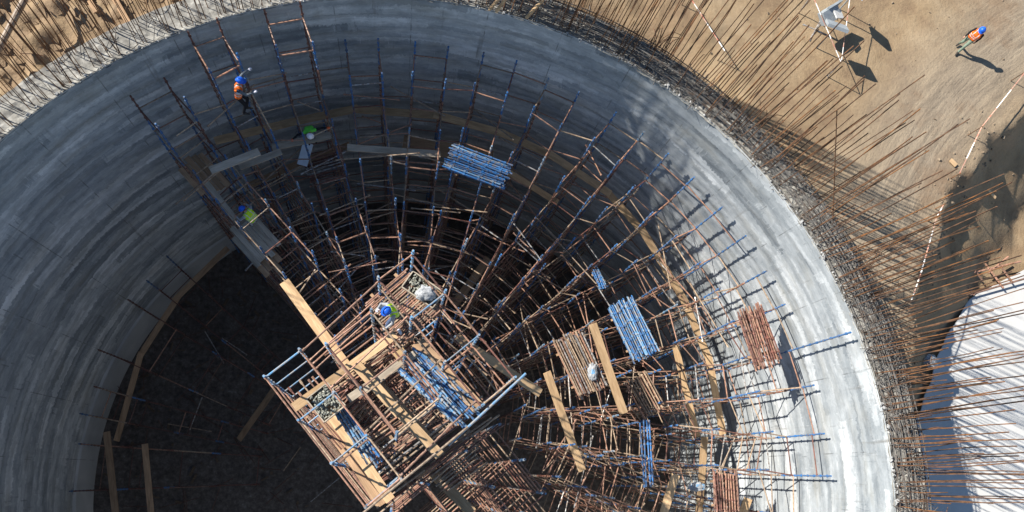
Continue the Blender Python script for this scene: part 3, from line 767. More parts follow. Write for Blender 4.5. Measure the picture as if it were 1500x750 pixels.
# decks of boards in the leftmost bay
def deck(name, label, c, ex, ey, nb, L, w, mats):
    o = empty(name, c, label, 'deck')
    for k in range(nb):
        off = ey*((k-(nb-1)/2)*w); Lk = L*random.uniform(.75, 1.05)
        mb = MB(); q = Matrix((ex, ey, Vector((0, 0, 1)))).transposed().to_quaternion()
        mb.box((0, 0, 0), Lk, w*.94, .045)
        link('board', mesh('board', mb.v, mb.f, M[pick(mats)]), o, off+ex*random.uniform(-.15, .15)+Vector((0, 0, random.uniform(0, .015))), q)
    return o
o, base, pos, zt, lev, er, et = BAY[0]
deck('board_deck', 'deck of grey boards below the crouching lime vest worker at left', at(374, 352, -0.8), er, et, 6, 1.8, .22, ['grey_wood'])
deck('board_deck', 'deck of brown boards at the upper end of the leftmost scaffold', at(298, 258, -1.6), er, et, 5, 1.9, .24, ['old_wood'])
deck('board_deck', 'small pile of brown boards at the lower end of the grey deck', at(396, 387, -1.0), er, et, 4, .7, .24, ['old_wood'])

# ------------------------------------------------------------------ stacks of scaffold tubes
def stack(label, a, b, nwide, nlay, width, keys, kind='standard', jitter=.12, name='tube_stack', dz=.075, mess=0.02):
    a = Vector(a); b = Vector(b); d = b-a; L = d.length; x = d.normalized(); y = Vector((0, 0, 1)).cross(x).normalized()
    o = empty(name, (a+b)/2, label, 'tube stack', 'stacks of scaffold tubes')
    for j in range(nlay):
        for i in range(nwide):
            off = y*((i-(nwide-1)/2)*width/nwide+random.uniform(-.02, .02))+Vector((0, 0, j*dz+random.uniform(0, .02)))
            jj = x*random.uniform(-jitter, jitter); sk = y*random.gauss(0, mess); l = L*random.uniform(.93, 1.03)
            p = off+jj-x*l/2-sk; q = off+jj+x*l/2+sk
            if kind == 'standard': link('tube', STD[pick(keys)], o, p, (q-p).to_track_quat('Z', 'Y') @ Quaternion((0, 0, 1), random.uniform(0, 6)), (1, 1, (q-p).length/2))
            else: link('tube', LED[pick(keys)], o, p, (q-p).to_track_quat('Z', 'Y'), (1, 1, (q-p).length))
    for s in (-.28, .3):
        mb = MB(); mb.box(x*s*L+Vector((0, 0, -.07)), .09, width*1.1, .06, Matrix((x, y, Vector((0, 0, 1)))).transposed().to_quaternion()); mb.build('bearer', M['old_wood'], o)
    return o
stack('stack of blue tubes at the top, in front of the brown board', at(657, 229, 1.0), at(741, 260, 1.0), 13, 3, 1.1, 'bbbw')
stack('stack of blue tubes on the right, standing steeply in the picture', at(908, 443, -1.9), at(945, 522, -1.9), 13, 3, 1.2, 'bbw')
stack('small blue tube bundle just above the right blue stack', at(871, 395, -2.2), at(882, 420, -2.2), 5, 2, .35, 'bbw')
stack('copper coloured tube stack beside the sunlit wall', at(1096, 452, 1.6), at(1123, 534, 1.6), 11, 3, 1.1, 'rrcc', jitter=.16, mess=.03)
stack('stack of pinkish tubes with a bag on it, right of centre', at(830, 492, -1.5), at(868, 574, -1.5), 13, 3, 1.3, 'cctg', 'ledger')
stack('stack of brown tubes and timber below the right blue stack', at(930, 552, -4.2), at(958, 604, -4.2), 9, 3, 1.2, 'ttc', 'ledger')
stack('copper tube stack at the bottom edge on the right', at(1060, 692, -1.2), at(1064, 752, -1.2), 9, 3, 1.0, 'rcc')
stack('rack of dull tubes below the foam board', at(450, 255, -2.5), at(505, 240, -2.5), 10, 2, 1.3, 'rrg', 'ledger')
stack('blue tube stack lying on the central towers', at(602, 528, 6.0), at(682, 608, 6.0), 11, 3, .95, 'bwwb', jitter=.35, mess=.05)
stack('thin blue tube row beside the plank at the tower lower left', at(492, 590, 5.9), at(545, 672, 5.9), 5, 2, .4, 'bw', jitter=.3)
stack('upright looking pair of blue tubes at the lower right', at(944, 617, 0.0), at(950, 712, 0.0), 4, 1, .5, 'bb', jitter=.1)
stack('loose copper tubes heaped in the middle tower, upper heap', at(500, 590, 5.3), at(585, 520, 5.5), 14, 2, 1.1, 'ccttr', 'ledger', .4, mess=.22)
stack('loose copper tubes heaped in the middle tower, lower heap', at(530, 640, 5.0), at(600, 585, 5.0), 14, 2, 1.5, 'ccttr', 'ledger', .4, mess=.16)
stack('rows of copper tubes under the pale beam near the tower foot', at(640, 700, 3.2), at(700, 655, 3.2), 10, 2, 1.2, 'cctr', 'ledger', .2, mess=.03)
stack('row of copper tubes filling the narrow tower next to the dark sector', uv(-3.9, -.6, 4.6), uv(-.2, -.55, 4.6), 9, 1, .95, 'cctrr', 'ledger', .3, mess=.03)
stack('copper tubes laid between the middle tower and the worker tower', uv(-3.6, 2.45, 4.9), uv(-.3, 2.5, 4.9), 8, 2, .75, 'cctt', 'ledger', .3, mess=.06)
stack('crosswise tan tubes across the middle tower near the pale beam', uv(-.75, -.2, 5.6), uv(-.55, 3.0, 5.7), 9, 1, 1.3, 'ttccg', 'ledger', .3, mess=.12)
stack('crosswise copper tubes across the middle tower near the coupler crate', uv(-2.75, .1, 5.7), uv(-2.55, 2.9, 5.8), 7, 1, 1.0, 'ccctr', 'ledger', .3, mess=.2)
stack('dark lower layer of tubes under the pale beam', uv(-.1, -.9, 3.2), uv(.3, 3.6, 3.2), 12, 1, 1.6, 'rrct', 'ledger', .3, mess=.08)
plank('dusty plank bridging the middle tower beside the blue tube stack', uv(-3.2, 1.15, 5.9), uv(-.2, 1.35, 5.9), .26, .05, 'old_wood')
plank('dusty plank lying crosswise below the worker boots', uv(-2.55, .2, 6.1), uv(-2.35, 2.8, 6.1), .24, .05, 'grey_wood')
# tube deck under the worker
o = stack('deck of copper tubes under the worker with lime vest', uv(-3.65, 2.35, 6.25), uv(-3.75, 4.0, 6.25), 22, 1, 1.75, 'ccctt', 'ledger', .08, name='tube_deck', mess=.008)

# loose tubes lying across the bays
LT = [((365, 117), (420, 107), 3.5, 3.5, 't', 'pale greenish tube held across the ladder tops by the orange vest worker'),
      ((440, 335), (533, 312), -6, -6, 't', 'upper tan tube of the pair lying across the left bays'), ((442, 338), (500, 318), -6.1, -6, 't', 'lower tan tube of the pair lying across the left bays'),
      ((452, 382), (553, 365), -7, -7, 't', 'upper tan tube below the first pair in the left bays'), ((455, 393), (550, 368), -7.1, -7, 't', 'lower tan tube below the first pair in the left bays'),
      ((616, 330), (700, 360), -7, -7.3, 't', 'tan tube slanting across the bays above the white sack'),
      ((1226, 160), (1220, 320), 7.5, 6.0, 'r', None)]
for a, b, za, zb, key, lab in LT:
    if lab is None: continue
    A, B = at(*a, za), at(*b, zb)
    o = link('loose_tube', LED[key], None, A, (B-A).to_track_quat('Z', 'Y'), (1, 1, (B-A).length)); tag(o, lab, 'tube', 'loose scaffold tubes')
mb = MB(); A, B = at(1226, 162, 9.5), at(1220, 322, 5.6); mb.tube((0, 0, 0), B-A, .018, 5)
tag(mb.build('leaning_bar', M['rebar_rust'], loc=A), 'single rusty bar leaning across the other bars above the road', 'bar')

# ------------------------------------------------------------------ crates, sacks and small things
def crate(label, c, ex, ey, lx, ly, fill):
    o = empty('coupler_crate', c, label, 'crate'); q = Matrix((ex, ey, Vector((0, 0, 1)))).transposed().to_quaternion(); h = .22
    for (px, py, sx, sy) in ((0, ly/2, lx, .035), (0, -ly/2, lx, .035), (lx/2, 0, .035, ly-.04), (-lx/2, 0, .035, ly-.04)):
        mb = MB(); mb.box((0, 0, h/2), sx, sy, h); link('side_board', mesh('side_board', mb.v, mb.f, M['grey_wood']), o, q @ Vector((px, py, 0)), q)
    mb = MB(); mb.box((0, 0, 0), lx, ly, .03); link('bottom_board', mesh('bottom_board', mb.v, mb.f, M['old_wood']), o, (0, 0, -.02), q)
    mb = MB()
    for k in range(fill):
        p = Vector((random.uniform(-.45, .45)*lx, random.uniform(-.45, .45)*ly, random.uniform(.03, .2)))
        qq = Quaternion((random.random()-.5, random.random()-.5, random.random()-.5, random.random()-.5)).normalized()
        mb.tube(p-qq @ Vector((0, 0, .05)), p+qq @ Vector((0, 0, .05)), .026, 6); mb.box(p+qq @ Vector((.03, 0, 0)), .05, .05, .03, qq)
    x = link('couplers', mesh('couplers', mb.v, mb.f, M['clamp_metal']), o, (0, 0, 0), q); x['kind'] = 'stuff'
crate('open crate full of steel couplers at the tower left side', at(478, 590, 6.3), UA, VA, .85, .75, 150)
crate('wooden tray of couplers beside the white sack near the worker', at(619, 426, 6.2), Vector((.83, -.55, 0)), Vector((.55, .83, 0)), 1.15, .6, 90)
def sack(label, c, s, mat='white_sack', name='white_sack', marks=False):
    bm = bmesh.new(); bmesh.ops.create_icosphere(bm, subdivisions=4, radius=1)
    sd_ = random.uniform(0, 50)
    for v in bm.verts:
        d = v.co.normalized(); n_ = noise.turbulence(d*2.2+Vector((sd_, 0, 0)), 4, True); k = .75+.4*n_
        v.co = Vector((d.x*s[0]*k, d.y*s[1]*k, max(-.55, d.z)*s[2]*k+ .12*s[2]*abs(noise.noise(d*5+Vector((sd_, 3, 0))))))
    me = bpy.data.meshes.new(name); bm.to_mesh(me); bm.free(); me.materials.append(M[mat])
    me.polygons.foreach_set('use_smooth', [True]*len(me.polygons))
    if marks:
        me.materials.append(M['light_blue_paint'])
        for p in me.polygons:
            if p.center.z > 0 and (int(p.center.x*14) % 3 == 0) and abs(p.center.y) < .1: p.material_index = 1
    o = link(name, me, None, c); tag(o, label, 'sack'); return o
sack('crumpled white sack in the wooden tray near the worker', at(624, 430, 6.5), (.33, .25, .22))
sack('white and blue sack on the pinkish tube stack', at(868, 545, -1.2), (.22, .38, .12), name='printed_sack', marks=True)
sack('white and blue sack near the copper tubes at the bottom right', at(1021, 713, -2.2), (.38, .2, .12), name='printed_sack', marks=True)
sack('white crumpled bag lying on the soil above the membrane', at(1363, 529, GZ-1.2), (.3, .26, .17))
mb = MB(); mb.box((0, 0, 0), .42, .95, .05, Quaternion((0, 0, 1), -.25) @ Quaternion((1, 0, 0), .3))
tag(mb.build('foam_board', M['foam_board'], loc=at(447, 226, -1.6)), 'pale blue foam board leaning on the ladder below the green shirt worker', 'board')
mb = MB(); mb.tube((0, 0, 0), (0.09, -.14, 0), .045, 10); mb.tube((.09, -.14, 0), (.1, -.16, 0), .025, 8)
tag(mb.build('water_bottle', M['glove_white'], loc=uv(-3.25, 2.62, 6.33)), 'small clear bottle lying on the tube deck beside the worker', 'bottle')
mb = MB(); mb.box((0, 0, 0), .35, .3, .04, Quaternion((0, 0, 1), .6)); tag(mb.build('cardboard_sheet', M['cardboard'], loc=uv(-2.6, 2.2, 6.34)), 'tan board offcut beside the worker boots on the tower', 'board')

# ------------------------------------------------------------------ ground things at upper right
fs = at(1212, 30, GZ)
o = empty('floodlight_stand', fs, 'grey floodlight on a frame of white and red poles by the road', 'floodlight')
def striped(o, a, b, r, n, m1='white_paint', m2='red_paint', name='pole_section'):
    for k in range(n):
        mb = MB(); mb.tube(a+(b-a)*(k/n)-o.location, a+(b-a)*((k+1)/n)-o.location, r, 6); mb.build(name, M[m1 if k % 2 == 0 else m2], o)
apex = at(1232, 91, GZ+1.2)
striped(o, apex, at(1188, -12, GZ+1.4), .016, 6); striped(o, apex+Vector((0, .05, .05)), at(1248, -25, GZ+1.5), .016, 6)
for P in (apex, at(1190, -8, GZ+1.3), at(1246, -20, GZ+1.4)):
    mb = MB(); mb.tube(P-fs, Vector((P.x+.1, P.y, GZ))-fs, .02, 6); mb.build('leg', M['galvanised'], o)
lp = at(1215, 22, GZ+1.1)
mb = MB(); mb.box((0, 0, 0), .75, .5, .3, Quaternion((0, 0, 1), .6) @ Quaternion((1, 0, 0), .5)); mb.box((.12, .3, .1), .7, .08, .42, Quaternion((0, 0, 1), .6))
mb.build('lamp_housing', M['lamp_grey'], o, loc=lp-fs)
mb = MB(); mb.box((.3, .02, .1), .45, .4, .05, Quaternion((0, 0, 1), .3) @ Quaternion((0, 1, 0), .4)); mb.build('lamp_glass', M['white_paint'], o, loc=lp-fs)
mb = MB(); mb.tube((0, 0, -1.1), (0, 0, 0), .05, 8); mb.tube((-.5, .2, -1.08), (.5, -.2, -1.08), .03, 6); mb.tube((-.3, -.5, -1.08), (.3, .5, -1.08), .03, 6); mb.build('post', M['galvanised'], o, loc=lp-fs)
for (px, py, rz) in ((1253, -12, .5), (1226, 38, .9)):
    P = at(px, py, GZ+1.65); mb = MB(); mb.box((0, 0, 0), .8, .12, .55, Quaternion((0, 0, 1), rz-1.2) @ Quaternion((1, 0, 0), .9)); mb.tube((0, 0, 0), (.05, 0, -1.65), .025, 6); mb.build('lamp_head', M['lamp_grey'], o, loc=P-fs)
# barrier tape along the pit's lip: little stakes and striped tape between them
def tape(label, pts, zs, n_each):
    P = [at(*p, z+GZ) for p, z in zip(pts, zs)]
    o = empty('barrier_tape', (P[0].x, P[0].y, GZ), label, 'barrier tape')
    for p in P:
        mb = MB(); gz = ground_z(p.x, p.y); mb.tube(Vector((p.x, p.y, gz-.1))-o.location, Vector((p.x, p.y, p.z+.1))-o.location, .018, 5); mb.build('stake', M['rebar_rust'], o)
    for i in range(len(P)-1):
        for k in range(n_each):
            a, b = P[i].lerp(P[i+1], k/n_each), P[i].lerp(P[i+1], (k+1)/n_each)
            d = (b-a).normalized(); s = Vector((-d.y, d.x, 0))*.009; u = Vector((0, 0, .02))
            mb = MB(); k0 = [a-s-u, b-s-u, b+s+u, a+s+u]; t_ = Vector((0, 0, .004))
            mb.v = [v_-o.location for v_ in k0]+[v_-o.location+t_ for v_ in k0]
            mb.f = [(3, 2, 1, 0), (4, 5, 6, 7), (0, 1, 5, 4), (1, 2, 6, 5), (2, 3, 7, 6), (3, 0, 4, 7)]
            mb.build('tape_section', M['white_paint' if k % 2 else 'red_paint'], o)
tape('red and white barrier tape at the right edge above the pit lip', [(1502, 105), (1438, 186), (1405, 255)], [.8, .8, .5], 3)
tape('red and white barrier tape hanging along the middle of the pit lip', [(1382, 300), (1372, 318), (1349, 400), (1335, 440)], [.5, .5, .5, .4], 4)
tape('red and white barrier tape by the road near the rough bank', [(1008, -8), (1062, 75)], [.7, .7], 6)
# timber and frame in the pit
plank('bright plank standing in the dark pit slope at right', at(1402, 371, GZ-1.2), at(1379, 404, GZ-2.0), .3, .05)
plank('short tan stake lying on the dark pit slope', at(1447, 277, GZ-1.2), at(1458, 290, GZ-1.4), .12, .05)
plank('small pale board lying on the ground near the pit lip', at(1392, 234, GZ+.1), at(1401, 243, GZ+.1), .18, .04)
fp = at(1450, 405, GZ-2.65)
o = empty('fallen_lattice', fp, 'rusty steel lattice lying at the edge of the white membrane', 'frame')
for a, b in (((1415, 402), (1495, 383)), ((1420, 432), (1502, 408)), ((1425, 392), (1440, 412)), ((1443, 386), (1470, 422)), ((1462, 385), (1484, 415)), ((1411, 413), (1427, 432)), ((1448, 400), (1477, 376))):
    mb = MB(); mb.tube(at(*a, GZ-2.5)-fp, at(*b, GZ-2.5)-fp, .04, 6); mb.build('tube', M['copper_paint'], o)
# debris scattered on the sand
mb = MB()
for k in range(420):
    if k < 170: x, y = (E_[random.randint(4, 12)]+np.random.normal(0, .7, 2))*GK
    elif k < 330: aa, r = rad(random.uniform(50, 145)), random.uniform(19, 23); x, y = r*math.cos(aa), r*math.sin(aa)
    else: x, y = random.uniform(14, 30), random.uniform(8, 22)
    if math.hypot(x, y) < 18: continue
    s = random.uniform(.02, .08)*(2.2 if random.random() < .05 else 1); q = Quaternion((random.random(), random.random(), random.random(), random.random())).normalized()
    mb.box((x, y, ground_z(x, y)+s*.2), s, s*random.uniform(.6, 1.6), s*.6, q)
tag(mb.build('rubble', M['clod']), 'small pale stones and clods scattered over the sand', 'rubble', kind='stuff')
# pipe and boards at the top left
A, B = at(-22, 110, 5.2), at(52, -32, 5.5); mb = MB(); mb.tube((0, 0, 0), B-A, .11, 12)
tag(mb.build('steel_pipe', M['tan_metal'], loc=A), 'thick brown steel pipe across the top left corner', 'pipe')
plank('upper left shuttering board against the rim', at(165, -8, 4.2), at(190, 36, 4.9), .22, .05, 'old_wood')
plank('wide shuttering board against the rim at the top left', at(120, -20, 3.8), at(142, 18, 4.6), .2, .05, 'old_wood')
for lab, a, b in (('round timber prop on the rim at the top, leftmost of three', (738, -10), (717, 14)), ('round timber prop on the rim at the top, middle of three', (748, -12), (727, 17)), ('round timber prop on the rim at the top, rightmost of three', (795, 0), (771, 26))):
    A, B = at(*a, 6.6), at(*b, 5.7); mb = MB(); mb.tube((0, 0, 0), B-A, .06, 8)
    tag(mb.build('timber_prop', M['new_wood'], loc=A), lab, 'prop', 'timber props on the rim')
# things lying on the dark floor
for k, (a, b, key, lab) in enumerate((((300, 485), (328, 532), 'g', 'pale tube glinting on the dark floor, upper left one'), ((246, 621), (310, 632), 't', 'tan tube lying level on the dark floor at lower left'), ((278, 630), (296, 582), 'g', 'thin grey tube beside the level tan tube on the dark floor'),
        ((325, 495), (362, 520), 'g', 'second pale tube on the dark floor, nearer the tower'), ((455, 735), (497, 700), 'g', 'grey board like tube on the floor at the tower foot'), ((415, 690), (440, 655), 't', 'brown tube on the dark floor left of the tower foot'))):
    A, B = at(*a, FLOOR_Z+.3), at(*b, FLOOR_Z+.35)
    o = link('loose_tube', LED[key], None, A, (B-A).to_track_quat('Z', 'Y'), (1, 1, (B-A).length)); tag(o, lab, 'tube', 'loose scaffold tubes')

# ------------------------------------------------------------------ people
def blob_mesh(caps, name, voxel=0.0095, smooth_it=4):
    mb = MB(); bm = bmesh.new()
    for a, b, ra, rb, m_ in caps:
        a = Vector(a); b = Vector(b); d = b-a; L = max(d.length, 1e-4)
        q = d.to_track_quat('Z', 'Y') if d.length > 1e-4 else Quaternion(); n = 14; ring = []
        prof = [(-math.cos(t)*ra, math.sin(t)*ra) for t in (0.35, 0.8, 1.25)]+[(L*k/3, ra+(rb-ra)*k/3) for k in range(4)]+[(L+math.cos(t)*rb, math.sin(t)*rb) for t in (1.25, 0.8, 0.35)]
        for (z, r) in prof:
            ring.append([bm.verts.new(a+q @ Vector((math.cos(2*math.pi*k/n)*r, math.sin(2*math.pi*k/n)*r, z))) for k in range(n)])
        for i in range(len(ring)-1):
            for k in range(n): bm.faces.new((ring[i][k], ring[i][(k+1) % n], ring[i+1][(k+1) % n], ring[i+1][k]))
        bm.faces.new(ring[0][::-1]); bm.faces.new(ring[-1])
    me = bpy.data.meshes.new(name+'_tmp'); bm.to_mesh(me); bm.free()
    o = bpy.data.objects.new('tmp_'+name, me); col.objects.link(o)
    r = o.modifiers.new('r', 'REMESH'); r.mode = 'VOXEL'; r.voxel_size = voxel
    s_ = o.modifiers.new('s', 'SMOOTH'); s_.factor = 0.5; s_.iterations = smooth_it
    dg = bpy.context.evaluated_depsgraph_get(); me2 = bpy.data.meshes.new_from_object(o.evaluated_get(dg)); me2.name = name
    bpy.data.objects.remove(o); bpy.data.meshes.remove(me)
    mats = []
    for c in caps:
        if c[4] not in mats: mats.append(c[4])
    me2.materials.clear()
    for m_ in mats: me2.materials.append(M[m_])
    cen = np.zeros(len(me2.polygons)*3); me2.polygons.foreach_get('center', cen); cen = cen.reshape(-1, 3)
    best = np.full(len(cen), 1e9); mi = np.zeros(len(cen), int)
    for a, b, ra, rb, m_ in caps:
        a = np.array(a, float); b = np.array(b, float); d = b-a; L2 = max(d@d, 1e-9)
        t = np.clip(((cen-a)@d)/L2, 0, 1); dist = np.linalg.norm(cen-a-t[:, None]*d, axis=1)-(ra+(rb-ra)*t)
        k = dist < best; best[k] = dist[k]; mi[k] = mats.index(m_)
    me2.polygons.foreach_set('material_index', mi.astype(np.int32)); me2.polygons.foreach_set('use_smooth', [True]*len(cen))
    return me2
def hand(caps, w, d, side, up, glove, curl=0.6):
    """palm and five bent fingers; w wrist, d pointing direction, side towards the thumb, up back of the hand"""
    d = Vector(d).normalized(); up = Vector(up); up = (up-d*up.dot(d)).normalized(); side = Vector(side); side = (side-d*side.dot(d)-up*side.dot(up)).normalized()
    w = Vector(w)
    caps.append((w, w+d*.085, .030, .034, glove)); caps.append((w+side*.022+d*.02, w+side*.026+d*.085, .018, .018, glove)); caps.append((w-side*.022+d*.02, w-side*.026+d*.08, .018, .017, glove))
    for k, (off, L) in enumerate(((.036, .078), (.013, .086), (-.012, .08), (-.035, .062))):
        b0 = w+d*.088+side*off; d1 = (d*math.cos(curl)-up*math.sin(curl)); d2 = (d*math.cos(curl*2.1)-up*math.sin(curl*2.1))
        b1 = b0+d1*L*.52; caps.append((b0, b1, .0105, .0095, glove)); caps.append((b1, b1+d2*L*.48, .0095, .008, glove))
    t0 = w+side*.03+d*.02; t1 = t0+(side*.75+d*.6-up*.2).normalized()*.05; t2 = t1+(d*.9+side*.1-up*.45).normalized()*.035
    caps.append((t0, t1, .013, .0115, glove)); caps.append((t1, t2, .0115, .009, glove))
def person(label, base, face, J, top, legs, glove, vest, helmet, boots='boot', sleeve=None, stripes=True, lean=(0, 0)):
    c_, s_n = math.cos(rad(-face)), math.sin(rad(-face)); lx, ly = lean[0]*c_-lean[1]*s_n, lean[0]*s_n+lean[1]*c_
    J = {k: ((v[0]+lx*max(0, v[2]-.1), v[1]+ly*max(0, v[2]-.1), v[2]) if isinstance(v, tuple) and k[:2] in ('hi', 'ch', 'ne', 'he', 'sh', 'el', 'wr', 'hp', 'kn') else v) for k, v in J.items()}
    o = empty('person', base, label, 'person'); o.rotation_euler = (0, 0, rad(face)); sleeve = sleeve or top
    g = lambda k: Vector(J[k])
    hip, chest, neck, head = g('hip'), g('chest'), g('neck'), g('head')
    caps = []
    lat = g('shL')-g('shR'); lat.normalize(); lh = (g('hpL')-g('hpR')).normalized()
    fw = lat.cross((neck-hip).normalized()).normalized()
    for sgn in (-1, 0, 1):
        caps.append((hip+lh*.075*sgn, chest+lat*.085*sgn, .105, .118, top))
    caps.append((chest, neck-(neck-chest)*.25, .13, .085, top))
    caps.append((g('shL'), g('shR'), .072, .072, top))
    caps.append((hip+lh*.08, hip-lh*.08, .115, .115, legs))
    caps.append((neck-(neck-chest)*.2, head, .055, .052, 'skin'))
    hu = (head-neck).normalized(); hf = Vector(J.get('look', fw)); hf = (hf-hu*hf.dot(hu)).normalized(); hs = hu.cross(hf)
    caps.append((head+hu*.02-hf*.015, head+hu*.075-hf*.02, .083, .088, 'skin')); caps.append((head+hf*.03-hu*.035, head+hf*.035+hu*.05, .055, .068, 'skin'))
    caps.append((head+hf*.045-hu*.075, head+hf*.05-hu*.06, .035, .04, 'skin'))
    caps.append((head+hf*.095+hu*.03, head+hf*.115-hu*.005, .009, .014, 'skin'))
    for s_ in (1, -1): caps.append((head+hs*.09*s_+hu*.03, head+hs*.092*s_-hu*.005, .014, .011, 'skin'))
    for S in ('L', 'R'):
        sh_, el, wr = g('sh'+S), g('el'+S), g('wr'+S)
        caps.append((sh_, el, .062, .047, sleeve)); caps.append((el, wr, .046, .032, sleeve))
        d = (wr-el).normalized(); upv = Vector(J.get('up'+S, (0, 0, 1)))
        if abs(upv.dot(d)) > .95: upv = Vector((1, 0, 0))
        hand(caps, wr, d, Vector(J.get('thumb'+S, (1, 0, .3))), upv, glove, J.get('curl'+S, .7))
        hp, kn, an, toe = g('hp'+S), g('kn'+S), g('an'+S), g('toe'+S)
        caps.append((hp, kn, .092, .064, legs)); caps.append((kn, an, .063, .048, legs))
        caps.append((an, an+(toe-an)*.3, .05, .05, boots)); caps.append((an+Vector((0, 0, -.035)), toe, .045, .038, boots))
    body = link('body', blob_mesh(caps, 'body'), o)
    if vest:
        vc = []
        for sgn in (-1, 0, 1): vc.append((hip+lh*.08*sgn+(chest-hip)*.12, chest+lat*.09*sgn, .128, .136, vest))
        vc.append((chest, neck-(neck-chest)*.35, .142, .1, vest)); vc.append((g('shL')*.88+g('shR')*.12, g('shR')*.88+g('shL')*.12, .08, .08, vest))
        me = blob_mesh(vc, 'vest', .016, 3)
        if stripes:
            me.materials.append(M['reflective']); ax = (neck-hip); L = ax.length; ax = ax.normalized(); n_ = len(me.materials)-1
            for p in me.polygons:
                t = (p.center-hip).dot(ax)/L; side_ = abs((p.center-hip).dot(lat))
                if .2 < t < .28 or .40 < t < .48 or (t > .5 and .085 < side_ < .125): p.material_index = n_
        link('vest', me, o)
    # helmet: dome, ridge and brim with a peak
    mb = MB(); n = 24; rings = 8; c = head+hu*.075-hf*.012
    for i in range(rings+1):
        t = (math.pi/2)*i/rings
        for k in range(n):
            a = 2*math.pi*k/n; r = math.cos(t)*.125 if i < rings else .004
            p = hf*math.cos(a)*r*1.14+hs*math.sin(a)*r; ridge = .008*math.exp(-(math.sin(a)*r/.02)**2)
            mb.v.append(c+p+hu*(math.sin(t)*.12+ridge))
    for i in range(rings):
        for k in range(n): mb.f.append((i*n+k, i*n+(k+1) % n, (i+1)*n+(k+1) % n, (i+1)*n+k))
    mb.f.append(tuple(rings*n+k for k in range(n)))
    hm = mb.build('helmet', M[helmet], o, True)
    mb = MB()
    for k in range(n):
        a = 2*math.pi*k/n; pk = .05*max(0, math.cos(a))**2
        for (r, dz) in ((.118, .004), (.138+pk, -.008), (.138+pk, -.016), (.118, -.006)):
            mb.v.append(c+hf*math.cos(a)*r*1.12+hs*math.sin(a)*r+hu*dz)
    for k in range(n):
        for j in range(4): mb.f.append((k*4+j, k*4+(j+1) % 4, ((k+1) % n)*4+(j+1) % 4, ((k+1) % n)*4+j))
    link('brim', mesh('brim', mb.v, mb.f, M[helmet], True), hm)
    mb = MB(); mb.tube(head-hf*.06-hu*.01, head-hf*.045+hu*.08, .07, 12, .088); mb.build('hair', M['hair'], o, True)
    for s_ in (1, -1):
        mb = MB(); mb.tube(head+hf*.088+hs*.032*s_+hu*.035, head+hf*.1+hs*.032*s_+hu*.035, .011, 8); mb.build('eye', M['eye_dark'], o)
    mb = MB(); mb.tube(head+hf*.086-hs*.022-hu*.045, head+hf*.086+hs*.022-hu*.045, .008, 6); mb.build('mouth', M['lip'], o)
    return o
# standing frame of joints: x forward, y left, z up
def stand(**kw):
    J = dict(hip=(0, 0, .95), chest=(0, 0, 1.25), neck=(0, 0, 1.47), head=(.03, 0, 1.58), shL=(0, .19, 1.40), shR=(0, -.19, 1.40), elL=(-.02, .25, 1.12), elR=(-.02, -.25, 1.12),
             wrL=(.06, .26, .88), wrR=(.06, -.26, .88), hpL=(0, .095, .92), hpR=(0, -.095, .92), knL=(.02, .11, .50), knR=(.02, -.11, .50), anL=(-.02, .12, .085), anR=(-.02, -.12, .085),
             toeL=(.17, .14, .045), toeR=(.17, -.14, .045), thumbL=(1, -.2, 0), thumbR=(1, .2, 0), upL=(0, 1, 0), upR=(0, -1, 0))
    J.update(kw); return J
person('worker in orange vest and blue helmet walking on the sandy road', at(1403, 71, GZ+.05), 222,
       stand(knL=(.16, .1, .51), anL=(.2, .12, .085), toeL=(.38, .14, .05), knR=(.06, -.11, .50), anR=(-.2, -.12, .10), toeR=(-.02, -.14, .045), hip=(0, 0, .94),
             elL=(-.1, .25, 1.13), wrL=(-.04, .25, .89), elR=(.02, -.25, 1.12), wrR=(.14, -.24, .9)), 'black_cloth', 'sage_cloth', 'skin', 'orange_vest', 'helmet_blue', stripes=True).scale = (.89, .89, .89)
# climber in the tall left tower, hands on the upright to his front
b1 = at(361, 163, 3.45)
person('worker in orange vest and blue helmet climbing the tall ladder at left', b1, 4,
       stand(hip=(-.12, 0, .9), chest=(-.06, 0, 1.2), neck=(-.01, 0, 1.42), head=(.04, 0, 1.53), shL=(-.03, .19, 1.36), shR=(-.03, -.19, 1.34), hpL=(-.12, .095, .88), hpR=(-.12, -.095, .88),
             knL=(.12, .1, .55), anL=(.02, .1, .1), toeL=(.2, .1, .05), knR=(.05, -.1, .48), anR=(-.08, -.1, .085), toeR=(.1, -.12, .04),
             elL=(.1, .36, 1.42), wrL=(.32, .42, 1.56), elR=(.2, -.25, 1.2), wrR=(.46, -.22, 1.3), thumbL=(0, -1, .4), thumbR=(0, .6, 1), upL=(0, .3, 1), upR=(0, -.3, 1), curlL=1.0, curlR=1.0), 'navy_cloth', 'black_cloth', 'glove_white', 'orange_vest', 'helmet_blue', sleeve='slate_cloth', lean=(-.02, .26))
b2 = at_r(457, 206, 13.3)+Vector((0, 0, .03))
person('worker in bright green shirt, white helmet and orange gloves bending forward on a plank', b2, -72,
       stand(hip=(-.14, 0, .88), chest=(.04, 0, 1.13), neck=(.2, 0, 1.26), head=(.31, -.02, 1.29), look=(.6, 0, -.8), shL=(.12, .2, 1.2), shR=(.12, -.2, 1.2), hpL=(-.14, .1, .86), hpR=(-.14, -.1, .86),
             knL=(.04, .12, .48), knR=(.04, -.12, .48), elL=(.1, .48, 1.14), wrL=(.16, .66, 1.22), elR=(.12, -.46, 1.1), wrR=(.2, -.68, 1.02), thumbL=(1, 0, .3), thumbR=(1, 0, .3), upL=(0, 0, 1), upR=(0, 0, 1), curlL=1.1, curlR=1.1),
       'green_shirt', 'slate_cloth', 'glove_orange', None, 'helmet_white', sleeve='black_cloth')
b3 = at(372, 327, -0.72)
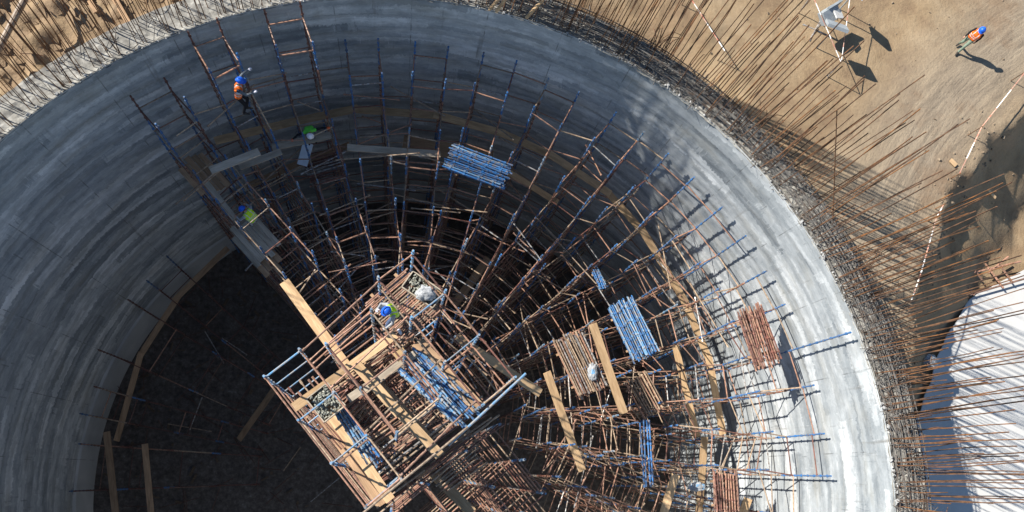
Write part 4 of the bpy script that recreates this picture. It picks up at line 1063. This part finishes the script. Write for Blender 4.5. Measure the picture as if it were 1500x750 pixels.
person('worker in lime vest and blue helmet bending over a rung above the grey deck', b3, 150,
       stand(hip=(-.16, 0, .86), chest=(.0, 0, 1.12), neck=(.12, 0, 1.3), head=(.2, 0, 1.38), look=(1, 0, -.4), shL=(.06, .19, 1.24), shR=(.06, -.19, 1.24), hpL=(-.16, .1, .84), hpR=(-.16, -.1, .84),
             knL=(.05, .12, .48), knR=(.05, -.12, .48), elL=(.16, .34, 1.04), wrL=(.34, .3, 1.06), elR=(.16, -.32, 1.04), wrR=(.34, -.28, 1.06), upL=(0, 0, 1), upR=(0, 0, 1), curlL=1.0, curlR=1.0),
       'grey_cloth', 'grey_cloth', 'skin', 'lime_vest', 'helmet_blue')
b4 = at(574, 461, 6.33)
person('worker in lime vest and blue helmet sitting astride on the central tube deck', b4, 208,
       stand(hip=(-.1, 0, .3), chest=(.0, 0, .62), neck=(.08, 0, .84), head=(.14, 0, .95), look=(1, 0, -.3), shL=(.04, .19, .77), shR=(.04, -.19, .77), hpL=(-.08, .1, .28), hpR=(-.08, -.1, .28),
             knL=(.26, .26, .42), anL=(.36, .34, .1), toeL=(.52, .36, .05), knR=(.24, -.3, .36), anR=(.02, -.36, .09), toeR=(.12, -.44, .05),
             elL=(.14, .34, .58), wrL=(.34, .36, .46), elR=(.2, -.3, .74), wrR=(.36, -.18, .92), thumbL=(0, -.4, 1), thumbR=(0, .5, 1), upL=(0, .8, .4), upR=(0, -.8, .4), curlL=1.0, curlR=1.0),
       'grey_cloth', 'jeans', 'glove_white', 'lime_vest', 'helmet_blue')

# litter on the silo floor: offcuts, bars and lumps
mb = MB(); mb2 = MB()
for k in range(300):
    a = rad(random.uniform(125, 250)); r = 15.4*math.sqrt(random.random()); x, y = r*math.cos(a), r*math.sin(a); d = random.uniform(0, math.pi)
    v = Vector((math.cos(d), math.sin(d), random.uniform(-.05, .12)))
    if random.random() < .45: mb.tube(Vector((x, y, FLOOR_Z+.1)), Vector((x, y, FLOOR_Z+.12))+v*random.uniform(.4, 2.2), .018, 4)
    else: mb2.box((x, y, FLOOR_Z+.08), random.uniform(.08, .7)*random.random()+.06, random.uniform(.05, .14), random.uniform(.03, .1), Quaternion((0, 0, 1), d))
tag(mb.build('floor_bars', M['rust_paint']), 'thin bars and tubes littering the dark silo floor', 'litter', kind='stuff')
tag(mb2.build('floor_offcuts', M['dark_timber']), 'timber offcuts and lumps littering the dark silo floor', 'litter', kind='stuff')
